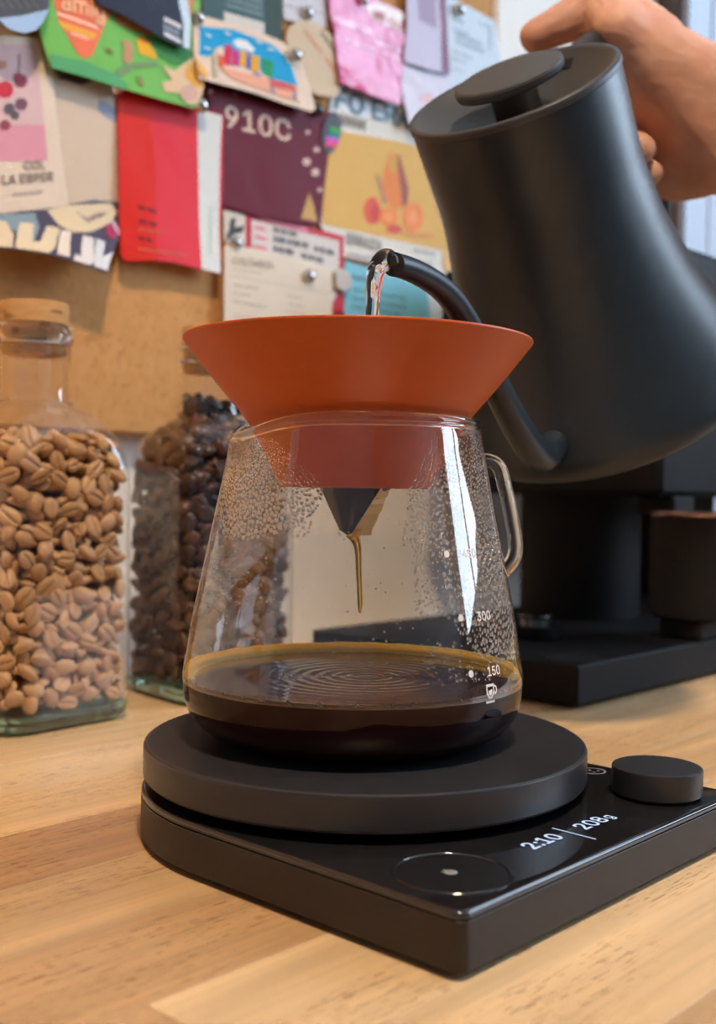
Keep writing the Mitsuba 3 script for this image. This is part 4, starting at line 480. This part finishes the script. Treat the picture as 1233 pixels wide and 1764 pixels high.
def on_glass(phi, z, off=.00012):
    r = np.interp(z, cz, cr_) + off; return np.stack([AX[0] + r * np.sin(phi), AX[1] - r * np.cos(phi), z], -1)   # phi = 0 faces the camera
def mark(v, F, phi, z, size):
    zz = z + v[:, 1] * size; m = tm(on_glass(phi + v[:, 0] * size / np.interp(z, cz, cr_), zz), F)
    out = np.asarray(m.triangles_center) - [*AX, 0]; 
    if (np.asarray(m.face_normals) * out)[:, :2].sum() < 0: m.invert()
    return m
B = shapely.box
cup = Polygon([(-.5, 1), (.45, 1), (.45, .35), (.15, -.05), (-.2, -.05), (-.5, .35)]).difference(Polygon([(-.36, .80), (.31, .80), (.31, .42), (.10, .1), (-.15, .1), (-.36, .42)])).union(Polygon([(-.26, .52), (.21, .62), (.21, .40), (.06, .18), (-.12, .18), (-.26, .40)])).union(B(-.55, -.36, .5, -.2))
cup = cup.union(shapely.Point(.47, .55).buffer(.33).difference(shapely.Point(.47, .55).buffer(.19)).difference(B(-1, -1, .46, 2)))
ms = [mark(*poly2(cup), math.radians(47.5), .0485, .0040)]
for s, ph, z, h in (('150', 46.5, .0547, .0034), ('300', 44.5, .0704, .0034), ('450', 41.5, .0884, .0032)):
    v, F = glyphs(s); ms.append(mark(v * .75, F, math.radians(ph), z, h)); d, G = poly2(disc); ms.append(mark(d, G, math.radians(ph - 7.3), z + h * .4, .0010))
lab(put('printed_scale', cat(ms), 'm_white_print', carafe, False), 'white volume marks 150, 300, 450 and a cup symbol')
# drops of water: flat against the inside of the glass, thick towards the upper left and the right
def drops():
    g = np.arange(8) * np.pi / 4; ring = lambda r, z, o=0: np.stack([r * np.cos(g + o), r * np.sin(g + o), np.full(8, z)], 1)
    dv = np.vstack([ring(1, 0), ring(.80, .55, .39), [[0, 0, 1]], ring(1, 0), [[0, 0, 0]]]); j = np.arange(8); k = (j + 1) % 8
    df = np.vstack([np.stack([j, k, j + 8], 1), np.stack([k, k + 8, j + 8], 1), np.stack([j + 8, k + 8, 0 * j + 16], 1), np.stack([k + 17, j + 17, 0 * j + 25], 1)]); V, F, n = [], [], 0
    P, Rr, St = [], [], []
    u = rng.uniform
    def pack(poly, count, size, keep=lambda ph, z: 1.0, stretch=lambda ph, z: 1.0, gap=1.0):
        """Drops packed side by side inside a patch of the wall, given in (angle, height)."""
        poly = np.array(poly); g = Polygon(poly); lo, hi = poly.min(0), poly.max(0)
        q = lo + (hi - lo) * rng.random((count, 2)); q = q[shapely.contains_xy(g, q[:, 0], q[:, 1])]
        r = np.array([size(*p) for p in q]) * (.45 + .75 * rng.random(len(q)) ** 1.5); order = np.argsort(-r); q, r = q[order], r[order]
        xy = np.c_[q[:, 0] * np.interp(q[:, 1], cz, cr_), q[:, 1]]; ok = np.zeros(len(q), bool); ax, ar = np.zeros((len(q), 2)), np.zeros(len(q)); n = 0
        for i in range(len(q)):
            if rng.random() > keep(*q[i]): continue
            d = xy[i] - ax[:n]; st = stretch(*q[i])
            if n and np.any(d[:, 0] ** 2 + (d[:, 1] / st) ** 2 < (gap * (r[i] + ar[:n])) ** 2): continue
            ax[n], ar[n] = xy[i], r[i]; n += 1; P.append(q[i]); Rr.append(r[i]); St.append(st)
    pack([(-1.47, .1222), (-.66, .1222), (-.20, .1085), (-.26, .1005), (-.52, .0950), (-.74, .0925), (-1.05, .0945), (-1.47, .1010)], 9000,
         lambda ph, z: np.interp(z, [.093, .104, .113, .122], [.00066, .00056, .00034, .00022]), lambda ph, z: 1.0 if z > .096 else .7)
    pack([(-1.25, .0950), (-.50, .0950), (-.45, .072), (-.62, .058), (-.80, .062), (-1.1, .075)], 900, lambda ph, z: .00038, lambda ph, z: .35 if -.62 < ph < -.46 else .12)
    pack([(.64, .1262), (.37, .1085), (.30, .0940), (.55, .0885), (.60, .0700), (.78, .0590), (1.5, .0560), (1.5, .1262)], 16000,
         lambda ph, z: np.interp(z, [.06, .085, .11, .125], [.00046, .00052, .00046, .00034]), lambda ph, z: (.10 if .62 < ph < .84 and .083 < z < .1035 else (.45 if ph < .62 and z < .105 else (.30 if ph < .80 and z < .083 else .95))), lambda ph, z: 1.0 if z > .095 else 1.7)
    pack([(.35, .0655), (1.1, .0640), (1.2, .0530), (.4, .0540)], 900, lambda ph, z: .00042, lambda ph, z: .30)
    pack([(-.66, .1222), (.64, .1262), (.37, .1085), (-.20, .1085)], 260, lambda ph, z: .00022)
    pack([(-.3, .105), (.5, .105), (.5, .058), (-.4, .058)], 160, lambda ph, z: .0003)
    pack([(2.0, .120), (2.7, .120), (2.7, .062), (2.0, .062)], 1500, lambda ph, z: .0005)
    pack([(3.5, .120), (4.4, .120), (4.4, .09), (3.5, .09)], 900, lambda ph, z: .0005)
    for (ph, z), r, st in zip(P, Rr, St):
        c = on_glass(np.array(ph), np.array(z), -.0002); e = on_glass(np.array(ph), np.array(z), -.0006) - c; e /= np.linalg.norm(e)
        t = np.array([math.cos(ph), math.sin(ph), 0]); b = np.cross(e, t)
        q = dv * r; h = q[:, 2] * .60; V.append(c + q[:, :1] * t + q[:, 1:2] * st * b + h[:, None] * e); F.append(df + n); n += len(dv)
    return tm(np.vstack(V), np.vstack(F))
k = put('condensation', drops(), 'm_water', carafe, True); lab(k, 'beads of condensed water inside the glass', None, None, 'stuff')
# the coffee in the carafe
zc = .0484; ri = np.interp(zc, cz[8:], cr_[8:]) - .0009
coffee = thing('coffee', 'dark brewed coffee filling the bottom of the glass carafe', 'coffee')
prof = [(max(.0004, r - .00006), z) for r, z in dense(CP) if z < zc - .0004] + [(ri, zc - .0001)]
lab(put('liquid', at_axis(lathe(prof, 160)), 'm_coffee_body', coffee, 50), 'nearly black coffee seen through the glossy glass bottom')
nr = 150; rr = np.r_[.0002, np.linspace(.001, ri, nr)]; na = 220; aa = np.arange(na) * 2 * np.pi / na; hit = np.array([.0042, -.002])
X, Y = rr[:, None] * np.cos(aa), rr[:, None] * np.sin(aa); D = np.hypot(X - hit[0], (Y - hit[1]))
Zs = zc + .00010 * np.cos(D / .0046 * 2 * np.pi) * np.exp(-D / .022) * np.clip(D / .004, .3, 1) + .00010 * (meshkit.fbm(np.stack([X * 110, Y * 160, X * 0], -1), 3) - .5) * np.clip(1.2 - D / .06, .2, 1)
Zs += .0006 * np.exp(-(ri - rr[:, None]) / .0009)
i, j = np.meshgrid(np.arange(nr), np.arange(na), indexing='ij'); k2 = (j + 1) % na
q = np.stack([i * na + j, (i + 1) * na + j, (i + 1) * na + k2, i * na + k2], -1).reshape(-1, 4)
sf = tm(np.c_[X.ravel(), Y.ravel(), Zs.ravel()], np.vstack([q[:, [0, 1, 2]], q[:, [0, 2, 3]]])); put('surface', at_axis(sf), 'm_coffee', coffee, True)
# amber coffee edge on the far arc only, backlight put into its colour
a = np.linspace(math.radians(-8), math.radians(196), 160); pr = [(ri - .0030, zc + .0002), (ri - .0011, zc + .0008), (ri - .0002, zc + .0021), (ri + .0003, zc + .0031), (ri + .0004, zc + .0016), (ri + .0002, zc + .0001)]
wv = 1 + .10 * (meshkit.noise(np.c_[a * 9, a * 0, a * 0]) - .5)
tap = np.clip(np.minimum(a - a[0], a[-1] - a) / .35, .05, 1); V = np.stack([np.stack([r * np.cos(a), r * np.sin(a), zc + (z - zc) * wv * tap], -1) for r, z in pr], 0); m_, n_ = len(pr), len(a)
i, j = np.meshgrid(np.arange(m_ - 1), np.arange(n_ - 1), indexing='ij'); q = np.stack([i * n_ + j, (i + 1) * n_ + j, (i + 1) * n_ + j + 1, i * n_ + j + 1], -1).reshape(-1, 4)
fm = tm(V.reshape(-1, 3), np.vstack([q[:, [0, 1, 2]], q[:, [0, 2, 3]]])); lab(put('backlit_edge', at_axis(fm), 'm_amber', coffee, True), 'amber coffee edge at the far glass, its backlight painted in')
bub = []
for ph in (-1.25, -1.12, -.98, -.86, -.78, -.62, -.50, -.48, -.34, -.18, -.16, -.05, .02, .21, .33, .62, .70, 1.02, 1.1):
    m = trimesh.creation.icosphere(subdivisions=2, radius=rng.uniform(.0005, .0010))
    m.apply_translation([AX[0] + (ri - .0006) * math.sin(ph), AX[1] - (ri - .0006) * math.cos(ph), zc + .0004]); put('bubble', m, 'm_coffee', coffee, True)

# ------------------------------------------------------------------ the dripper with its paper filter
dripper = thing('coffee_dripper', 'orange cone coffee dripper sitting in the mouth of the carafe', 'dripper')
OUT = [(.0216, .1082), (.0226, .1079), (.0236, .1083), (.0335, .1269), (.0445, .1403), (.0538, .1521), (.0546, .1531), (.0549, .1537), (.0547, .1543), (.0540, .1544)]
INN = [(.0533, .1540), (.0440, .1424), (.0330, .1290), (.0222, .1100), (.0216, .1082)]
put('cone', at_axis(lathe(dense(OUT + INN, 3), 192)), 'm_dripper', dripper, 40)
for az in (30, 90, 150):     # three ribs that rest on the rim of the carafe
    a = math.radians(az); m = hull([(r, y, z) for y in (-.0016, .0016) for r, z in ((.0335, .1300), (.0375, .1300), (.0398, .1300), (.0400, .1330), (.0385, .1345), (.0345, .1300))])
    m.apply_transform(trimesh.transformations.rotation_matrix(a, [0, 0, 1])); put('rib', at_axis(m), 'm_dripper', dripper, 20)
flt = thing('paper_filter', 'coffee soaked paper filter, its tip hanging below the orange dripper', 'filter')
fc = lathe([(.0006, .0927), (.0030, .0945), (.0112, .1080), (.0205, .1140), (.0320, .1300), (.0430, .1430), (.0500, .1505), (.0494, .1507), (.0420, .1436), (.0310, .1306), (.0195, .1150), (.0100, .1090), (.0022, .0965), (.0005, .0960)], 64,
           lambda v: v + np.c_[(.1085 - v[:, 2]).clip(0) * -.14, np.zeros((len(v), 2))] + np.c_[np.zeros((len(v), 2)), 0 * v[:, 0]])
put('cone', at_axis(fc), 'm_wet_filter', flt, 40)
# the folded seam of the paper, sticking out to the right
fold = np.array([(.0010, -.0034, .0932), (.0052, -.0030, .0941), (.0066, -.0028, .0990), (.0072, -.0030, .0999), (.0100, -.0020, .1078), (.0060, -.0085, .1078), (.0030, -.0060, .1000)])
g = []
for i, t in enumerate(np.linspace(0, 1, 10)):
    z = .0930 + .0149 * t; lo = np.array([-.0014 + .0090 * t, -.0022 - .0068 * t, z]); hi = np.array([np.interp(t, [0, .26, .30, 1], [.0050, .0059, .0066, .0104]), -.0006 - .0030 * t, z + .0006 * math.sin(t * 19)])
    wob = .0006 * math.sin(t * 26); g.append((lo + [0, wob, 0], hi + [0, wob * .4, 0]))
V = np.array([p for ab in g for p in ab]); V2_ = V + [.0003, .0009, 0]; F = []
for i in range(len(g) - 1): a_ = 2 * i; F += [[a_, a_ + 1, a_ + 3], [a_, a_ + 3, a_ + 2]]
F = np.array(F); n_ = len(V); e = np.vstack([F[:, [0, 1]], F[:, [1, 2]], F[:, [2, 0]]]); key = np.sort(e, 1); _, ix, ct = np.unique(key, axis=0, return_index=True, return_counts=True); b_ = e[ix[ct == 1]]
fm = tm(np.vstack([V, V2_]), np.vstack([F, F[:, ::-1] + n_, np.stack([b_[:, 1], b_[:, 0], b_[:, 0] + n_], 1), np.stack([b_[:, 1], b_[:, 0] + n_, b_[:, 1] + n_], 1)])); fm.fix_normals()
lab(put('seam_fold', at_axis(fm), 'm_filter_fold', flt, 30), 'pleated golden brown seam of the wet paper')
slurry = lathe([(.0005, .1385), (.0385, .1385), (.0388, .1392), (.0005, .1392)], 64); k = put('coffee_grounds', at_axis(slurry), 'm_coffee'); lab(k, 'wet coffee grounds inside the paper filter', 'coffee grounds', None, 'stuff')
# coffee running out of the filter
st = np.array([(-.0006, -.0030, .0936), (.0000, -.0028, .0922), (.0008, -.0026, .0896), (.0012, -.0025, .0850), (.0015, -.0024, .0790), (.0018, -.0022, .0740), (.0019, -.0021, .0706), (.0018, -.0021, .0684)])
sp = spline(st, 48); rad = np.interp(np.linspace(0, 1, 48), [0, .05, .12, .3, .6, .8, .92, 1], [.0026, .0018, .0013, .00100, .00086, .00088, .00080, .00030]); m = tube(sp, rad, 20); 
k = put('coffee_stream', at_axis(m), 'm_coffee_stream', None, 60); lab(k, 'thin golden stream of coffee running from the filter tip', 'coffee')

# ------------------------------------------------------------------ the kettle, tilted to pour
KL = np.array([.0584, .445, .2650]); k_ = np.array([-.3611, -.4924, .7919]); k_ /= np.linalg.norm(k_)
e_ = np.array([k_[0], k_[1], 0]); e_ -= (e_ @ k_) * k_; e_ /= np.linalg.norm(e_); e_ = -e_ if e_[2] > 0 else e_
n_ = np.cross(k_, e_); ph = math.radians(8); E2 = e_ * math.cos(ph) + n_ * math.sin(ph); N2 = np.cross(k_, E2)
KM = np.eye(4); KM[:3, 0], KM[:3, 1], KM[:3, 2], KM[:3, 3] = E2, N2, k_, KL
def kt(m): m = m.copy(); m.apply_transform(KM); return m
def kpt(p): return np.asarray(p, float) @ KM[:3, :3].T + KL
kettle = thing('gooseneck_kettle', 'matt black gooseneck kettle tilted in the hand above the dripper', 'kettle')
hz = np.array([0, -.012, -.035, -.060, -.085, -.108, -.126, -.1335, -.1378, -.1400, -.1410]); hr = np.array([.0424, .0424, .0422, .0450, .0510, .0600, .0692, .0721, .0722, .0708, .0680])
zz = np.linspace(0, -.1335, 60); body = [(float(r), float(z)) for r, z in zip(PchipInterpolator(-hz, hr)(-zz), zz)] + [(.0722, -.1365), (.0718, -.1388), (.0708, -.1402), (.0690, -.1410), (.064, -.1413), (.0005, -.1413)]
put('body', kt(lathe(body[::-1], 160)), 'm_kettle', kettle, 40)
lid = put('lid', kt(lathe(dense([(.0005, -.0125), (.0100, -.0124), (.0180, -.0105), (.0270, -.0066), (.0340, -.0028), (.0378, -.0004), (.0398, .0010), (.0414, .0015), (.0427, .0010), (.0430, -.0002), (.0429, -.0014), (.0421, -.0018), (.0405, -.0018)][::-1], 3)[:, :], 160)), 'm_kettle_lit_lid', kettle, 40)
put('lid_stem', kt(lathe([(.0098, -.0128), (.0094, -.0060), (.0092, .0034)], 48)), 'm_black_satin', lid, 40)
put('lid_knob', kt(lathe([(.0005, .0030), (.0200, .0030), (.0213, .0034), (.0219, .0043), (.0220, .0062), (.0216, .0071), (.0206, .0076), (.0005, .0078)], 96)), 'm_kettle_lit_lid', lid, 25)
sl = box(-.0024, .0024, -.0042, .0042, -.0010, .0004); sl.apply_transform(trimesh.transformations.rotation_matrix(math.radians(-28), [0, 1, 0]))
sl.apply_transform(trimesh.transformations.rotation_matrix(math.radians(158), [0, 0, 1])); sl.apply_translation([-.0308, .0124, -.0030]); put('vent_slot', kt(sl), 'm_black_void', lid, False)
spt = np.array([(.060, -.1262), (.069, -.1230), (.0770, -.1210), (.0830, -.1180), (.0875, -.1120), (.0920, -.1030), (.0955, -.0930), (.0990, -.0809), (.1032, -.0610), (.1075, -.0415), (.1150, -.0270), (.1250, -.0163), (.1350, -.0080), (.1415, -.0035)])
q3 = spline(np.c_[spt[:, 0], np.zeros(len(spt)), spt[:, 1]], 90); tt = np.linspace(0, 1, 90); rad = np.interp(tt, [0, .12, .3, .55, .8, 1], [.0062, .0062, .0058, .0050, .0041, .0036])
put('spout', kt(tube(q3, rad, 32, up=(0, 1, 0))), 'm_kettle', kettle, 40)
d_ = q3[-1] - q3[-4]; d_ /= np.linalg.norm(d_)
put('spout_tip', kt(tube([q3[-1] - d_ * .0004, q3[-1] + d_ * .0003, q3[-1] + d_ * .0004], [.0037, .0037, .0030], 32, up=(0, 1, 0))), 'm_black_satin', kettle, 40)
hd = np.array([(-.034, -.022), (-.042, -.0165), (-.055, -.0125), (-.070, -.0112), (-.086, -.0124), (-.1000, -.0160), (-.1085, -.0245), (-.1120, -.0390), (-.1128, -.060), (-.1115, -.084), (-.1085, -.106)])
HM = KM.copy(); HM[:3, 0], HM[:3, 1] = e_, n_      # the handle's own plane
def hpt(p): return np.asarray(p, float) @ HM[:3, :3].T + KL
h3 = spline(np.c_[hd[:, 0], np.zeros(len(hd)), hd[:, 1]], 70); hm_ = (tube(h3, np.interp(np.linspace(0, 1, 70), [0, .3, .5, .95, 1], [.0062, .0066, .0076, .0078, .0060]), 28, flat=1.15, up=(0, 1, 0))); hm_.apply_transform(HM); put('handle', hm_, 'm_black_satin', kettle, 40)
# water arcing out of the spout and falling into the dripper
tip = kpt(q3[-1]); wt = np.array([tip + E2 * .0006, tip + np.array([-.0022, -.0016, .0010]), tip + np.array([-.0048, -.0036, -.0012]), tip + np.array([-.0060, -.0048, -.0060]), tip + np.array([-.0064, -.0052, -.0120]), tip + np.array([-.0068, -.0055, -.0200]), tip + np.array([-.0071, -.0057, -.0300]), tip + np.array([-.0072, -.0058, -.0385])])
ws = spline(wt, 60); tw = np.linspace(0, 1, 60); wr = np.interp(tw, [0, .06, .14, .25, .45, .7, 1], [.0030, .0034, .0033, .0028, .0023, .0020, .0017]) * (1 + .05 * np.sin(tw * 30))
wm = tube(ws, wr, 28, flat=.8, up=(.6, -.8, 0)); wv_ = np.asarray(wm.vertices); wm.vertices = wv_ + .0005 * (np.stack([meshkit.noise(wv_ * [500, 500, 130], s) for s in (1, 2, 3)], 1) - .5)
k = put('water_stream', wm, 'm_water', None, 60); lab(k, 'clear stream of hot water pouring from the kettle spout', 'water')

# ------------------------------------------------------------------ the hand that holds the kettle
def man_sphere(p, r): return m3.Manifold.sphere(float(r), 24).translate([float(x) for x in p])
def limb(*pr): return m3.Manifold.batch_hull([man_sphere(p, r * 1.1) for p, r in pr])
def grip(h):                                           # centre of the grip, in the world, at the height h along the kettle
    x = np.interp(-h, -hd[5:, 1], hd[5:, 0]); return hpt([x, 0, h])
A_, B_ = n_ if n_[0] > 0 else -n_, -e_
J = {'tip': [0.0789, 0.525, 0.3185], 'ip': [0.0923, 0.525, 0.3249], 'mcp': [0.1093, 0.525, 0.3331], 'cmc': [0.1304, 0.515, 0.3096], 'web': [0.112, 0.502, 0.3127], 'w1': [0.1634, 0.515, 0.2872], 'w2': [0.1655, 0.52, 0.2651], 'then': [0.1271, 0.512, 0.305], 'uln': [0.152, 0.545, 0.2651], 'imcp': [0.1241, 0.565, 0.3475], 'mmcp': [0.1353, 0.59, 0.3312], 'rmcp': [0.1453, 0.598, 0.3084], 'pmcp': [0.1545, 0.596, 0.2845], 'f1': [0.2182, 0.535, 0.2786], 'f2': [0.2209, 0.54, 0.2531]}
J = {k: np.array(v) for k, v in J.items()}
parts = [limb((J['w1'], .0175), (J['w2'], .0165), (J['f1'], .0200), (J['f2'], .0185)), limb((J['f1'], .0200), (J['f2'], .0185), ((.330, .545, .228), .0270)), limb((J['w1'], .0175), (J['w2'], .0165), (J['then'], .0165), (J['uln'], .0150)),
         limb((J['then'], .0160), (J['imcp'], .0125), (J['mmcp'], .0120), (J['cmc'], .0150)), limb((J['then'], .0150), (J['mmcp'], .0120), (J['rmcp'], .0115), (J['uln'], .0145)), limb((J['uln'], .0145), (J['rmcp'], .0115), (J['pmcp'], .0105)),
         limb((J['cmc'], .0145), (J['web'], .0100), (J['then'], .0150)), limb((J['web'], .0098), (J['mcp'], .0105), (J['cmc'], .0140)), limb((J['cmc'], .0145), (J['mcp'], .0108)), limb((J['mcp'], .0108), (J['ip'], .0086)), limb((J['ip'], .0086), (J['tip'], .0066)), limb((J['cmc'], .0145), (J['mcp'], .0108), (J['imcp'], .0115))]
TIPS = {'rmcp': ([0.123, 0.506, 0.2616], [0.1297, 0.514, 0.2531])[0], 'pmcp': ([0.123, 0.506, 0.2616], [0.1297, 0.514, 0.2531])[1]}      # the two fingertips that show between the kettle and the palm
for mc, h, s in (('imcp', -.024, 1.0), ('mmcp', -.043, 1.04), ('rmcp', -.0615, 1.0), ('pmcp', -.078, .86)):
    G = grip(h); M0 = J[mc]; a = G + A_ * .006 + B_ * .0205 * s; b = G - A_ * .0165 + B_ * .010; c = G - A_ * .0120 - B_ * .0120; d = np.array(TIPS[mc]) if mc in TIPS else G + A_ * .0085 - B_ * .0135
    parts += [limb((M0, .0100 * s), (a, .0090 * s)), limb((a, .0090 * s), (b, .0083 * s)), limb((b, .0083 * s), (c, .0077 * s)), limb((c, .0077 * s), (d, .0068 * s))]
hm = m3.Manifold.batch_boolean(parts, m3.OpType.Add).refine_to_length(.0028); hm = fromman(hm); hm.merge_vertices()
trimesh.smoothing.filter_taubin(hm, lamb=.5, nu=.52, iterations=26)
v = np.asarray(hm.vertices); hm.vertices = v + np.asarray(hm.vertex_normals) * ((meshkit.fbm(v * 130, 3, 9) - .5) * .0011)[:, None]
person = thing('person', 'bare right hand and wrist gripping the black kettle handle, thumb on top', 'person')
put('hand', hm, 'm_skin', person, True)
arm = m3.Manifold.batch_boolean([limb(((.315, .543, .230), .0300), ((.470, .562, .200), .0380)), limb(((.470, .562, .200), .0380), ((.66, .30, .50), .0460))], m3.OpType.Add).refine_to_length(.012); arm = fromman(arm); arm.merge_vertices()
trimesh.smoothing.filter_taubin(arm, lamb=.5, nu=.52, iterations=12); av = np.asarray(arm.vertices); arm.vertices = av + np.asarray(arm.vertex_normals) * ((meshkit.fbm(av * 40, 3, 4) - .5) * .010)[:, None]
put('sleeve', arm, 'm_sleeve', person, True)
nb = (J['ip'] - J['tip']) / np.linalg.norm(J['ip'] - J['tip']); up_ = np.array([.15, .35, .92]); up_ -= (up_ @ nb) * nb; up_ /= np.linalg.norm(up_); si = np.cross(nb, up_)
nl = trimesh.creation.icosphere(subdivisions=3, radius=1.0); nv = np.asarray(nl.vertices); nl.vertices = J['tip'] + nb * .0012 + up_ * .0052 + nv[:, :1] * nb * .0062 + nv[:, 1:2] * si * .0046 + nv[:, 2:] * up_ * .0010 - (nv[:, 1:2] ** 2) * up_ * .0012
put('thumb_nail', nl, 'm_nail', person, True)

# ------------------------------------------------------------------ the black coffee machine behind the scale
mach = thing('coffee_grinder', 'black countertop coffee grinder with a flat base, column and overhanging head', 'coffee grinder')
put('base', K(cbox(.4755, .98, .2942, .4800, .0022, .0220, .0010)), 'm_machine', mach, 20)
for s, q in ((.49, .31), (.49, .465), (.96, .31), (.96, .465)): m = trimesh.creation.cylinder(.006, .0024, sections=24); m.apply_translation([s, q, .0012]); put('foot', K(m), 'm_rubber', mach)
def up_cyl(s, q, prof, n=72): m = lathe(prof, n); c = kp(s, q, 0.0); m.apply_translation(c); return m
put('column', up_cyl(.682, -.4225, [(.0005, .0221), (.0415, .0221), (.0418, .0235), (.0412, .026), (.0410, .1055)], 96), 'm_machine', mach, 30)
put('head', K(cbox(.622, 1.0, .330, .505, .1050, .262, .004)), 'm_machine', mach, 20)
put('back_panel', K(cbox(.858, .975, .462, .480, .0219, .1055, .001)), 'm_machine', mach, 20)
put('chute', K(cbox(.640, .668, .330, .356, .093, .1055, .0015)), 'm_black_void', mach, 20)
put('recess', up_cyl(.4975, -.311, [(.0150, .0219), (.0152, .02215), (.0150, .02235), (.0146, .02235), (.0005, .02212)], 48), 'm_black_void', mach, 30)
dose = thing('dosing_cup', 'dark metal dosing cup with a copper tinted lip on the grinder base', 'cup')
cc = (.6250, -.3080)
put('stand', K(cbox(cc[0] - .0185, cc[0] + .0185, -cc[1] - .0135, -cc[1] + .0135, .0221, .0340, .002)), 'm_machine', dose, 20)
put('cup', up_cyl(*cc, [(.0005, .0341), (.0235, .0341), (.0255, .0350), (.0262, .0375), (.0266, .0930), (.0262, .0945), (.0250, .0940), (.0248, .0380), (.0005, .0376)]), 'm_machine', dose, 30)
put('lip', up_cyl(*cc, [(.0250, .0940), (.0264, .0944), (.0268, .0956), (.0262, .0966), (.0250, .0960), (.0250, .0940)]), 'm_copper_edge', dose, 40)
puck = thing('tamper', 'small round black tamper lying on the left of the grinder base', 'tamper')
put('disc', up_cyl(.5505, -.3700, [(.0005, .0221), (.0145, .0221), (.0155, .0230), (.0155, .0285), (.0148, .0292), (.0005, .0293)]), 'm_machine', puck, 25)
put('grip', up_cyl(.5505, -.3700, [(.0090, .0290), (.0086, .0330), (.0098, .0345), (.0094, .0356), (.0005, .0358)]), 'm_dark_steel', puck, 25)

# ------------------------------------------------------------------ the pendant lamp over the worktop (outside the frame; seen in the jars and pins)
LP = np.array([.12, -.20, 1.22]); lamp = thing('pendant_lamp', 'pendant lamp with a pale cone shade and a warm bulb over the worktop', 'lamp')
gl = trimesh.creation.icosphere(subdivisions=3, radius=.06); gl.apply_translation(LP); put('bulb', gl, 'm_pale_frame', lamp, True, emitter={'type': 'area', 'radiance': rgb(LAMP_LIGHT)})
sh = lathe([(.132, -.112), (.134, -.112), (.128, -.098), (.070, .060), (.045, .085), (.020, .092), (.020, .088), (.043, .081), (.067, .058), (.125, -.098), (.132, -.112)], 72); sh.apply_translation(LP); put('shade', sh, 'm_pale_frame', lamp, 40)
put('cord', tube([LP + [0, 0, .09], LP + [0, 0, .2], [LP[0], LP[1], Z1]], .003, 10), 'm_black_satin', lamp)
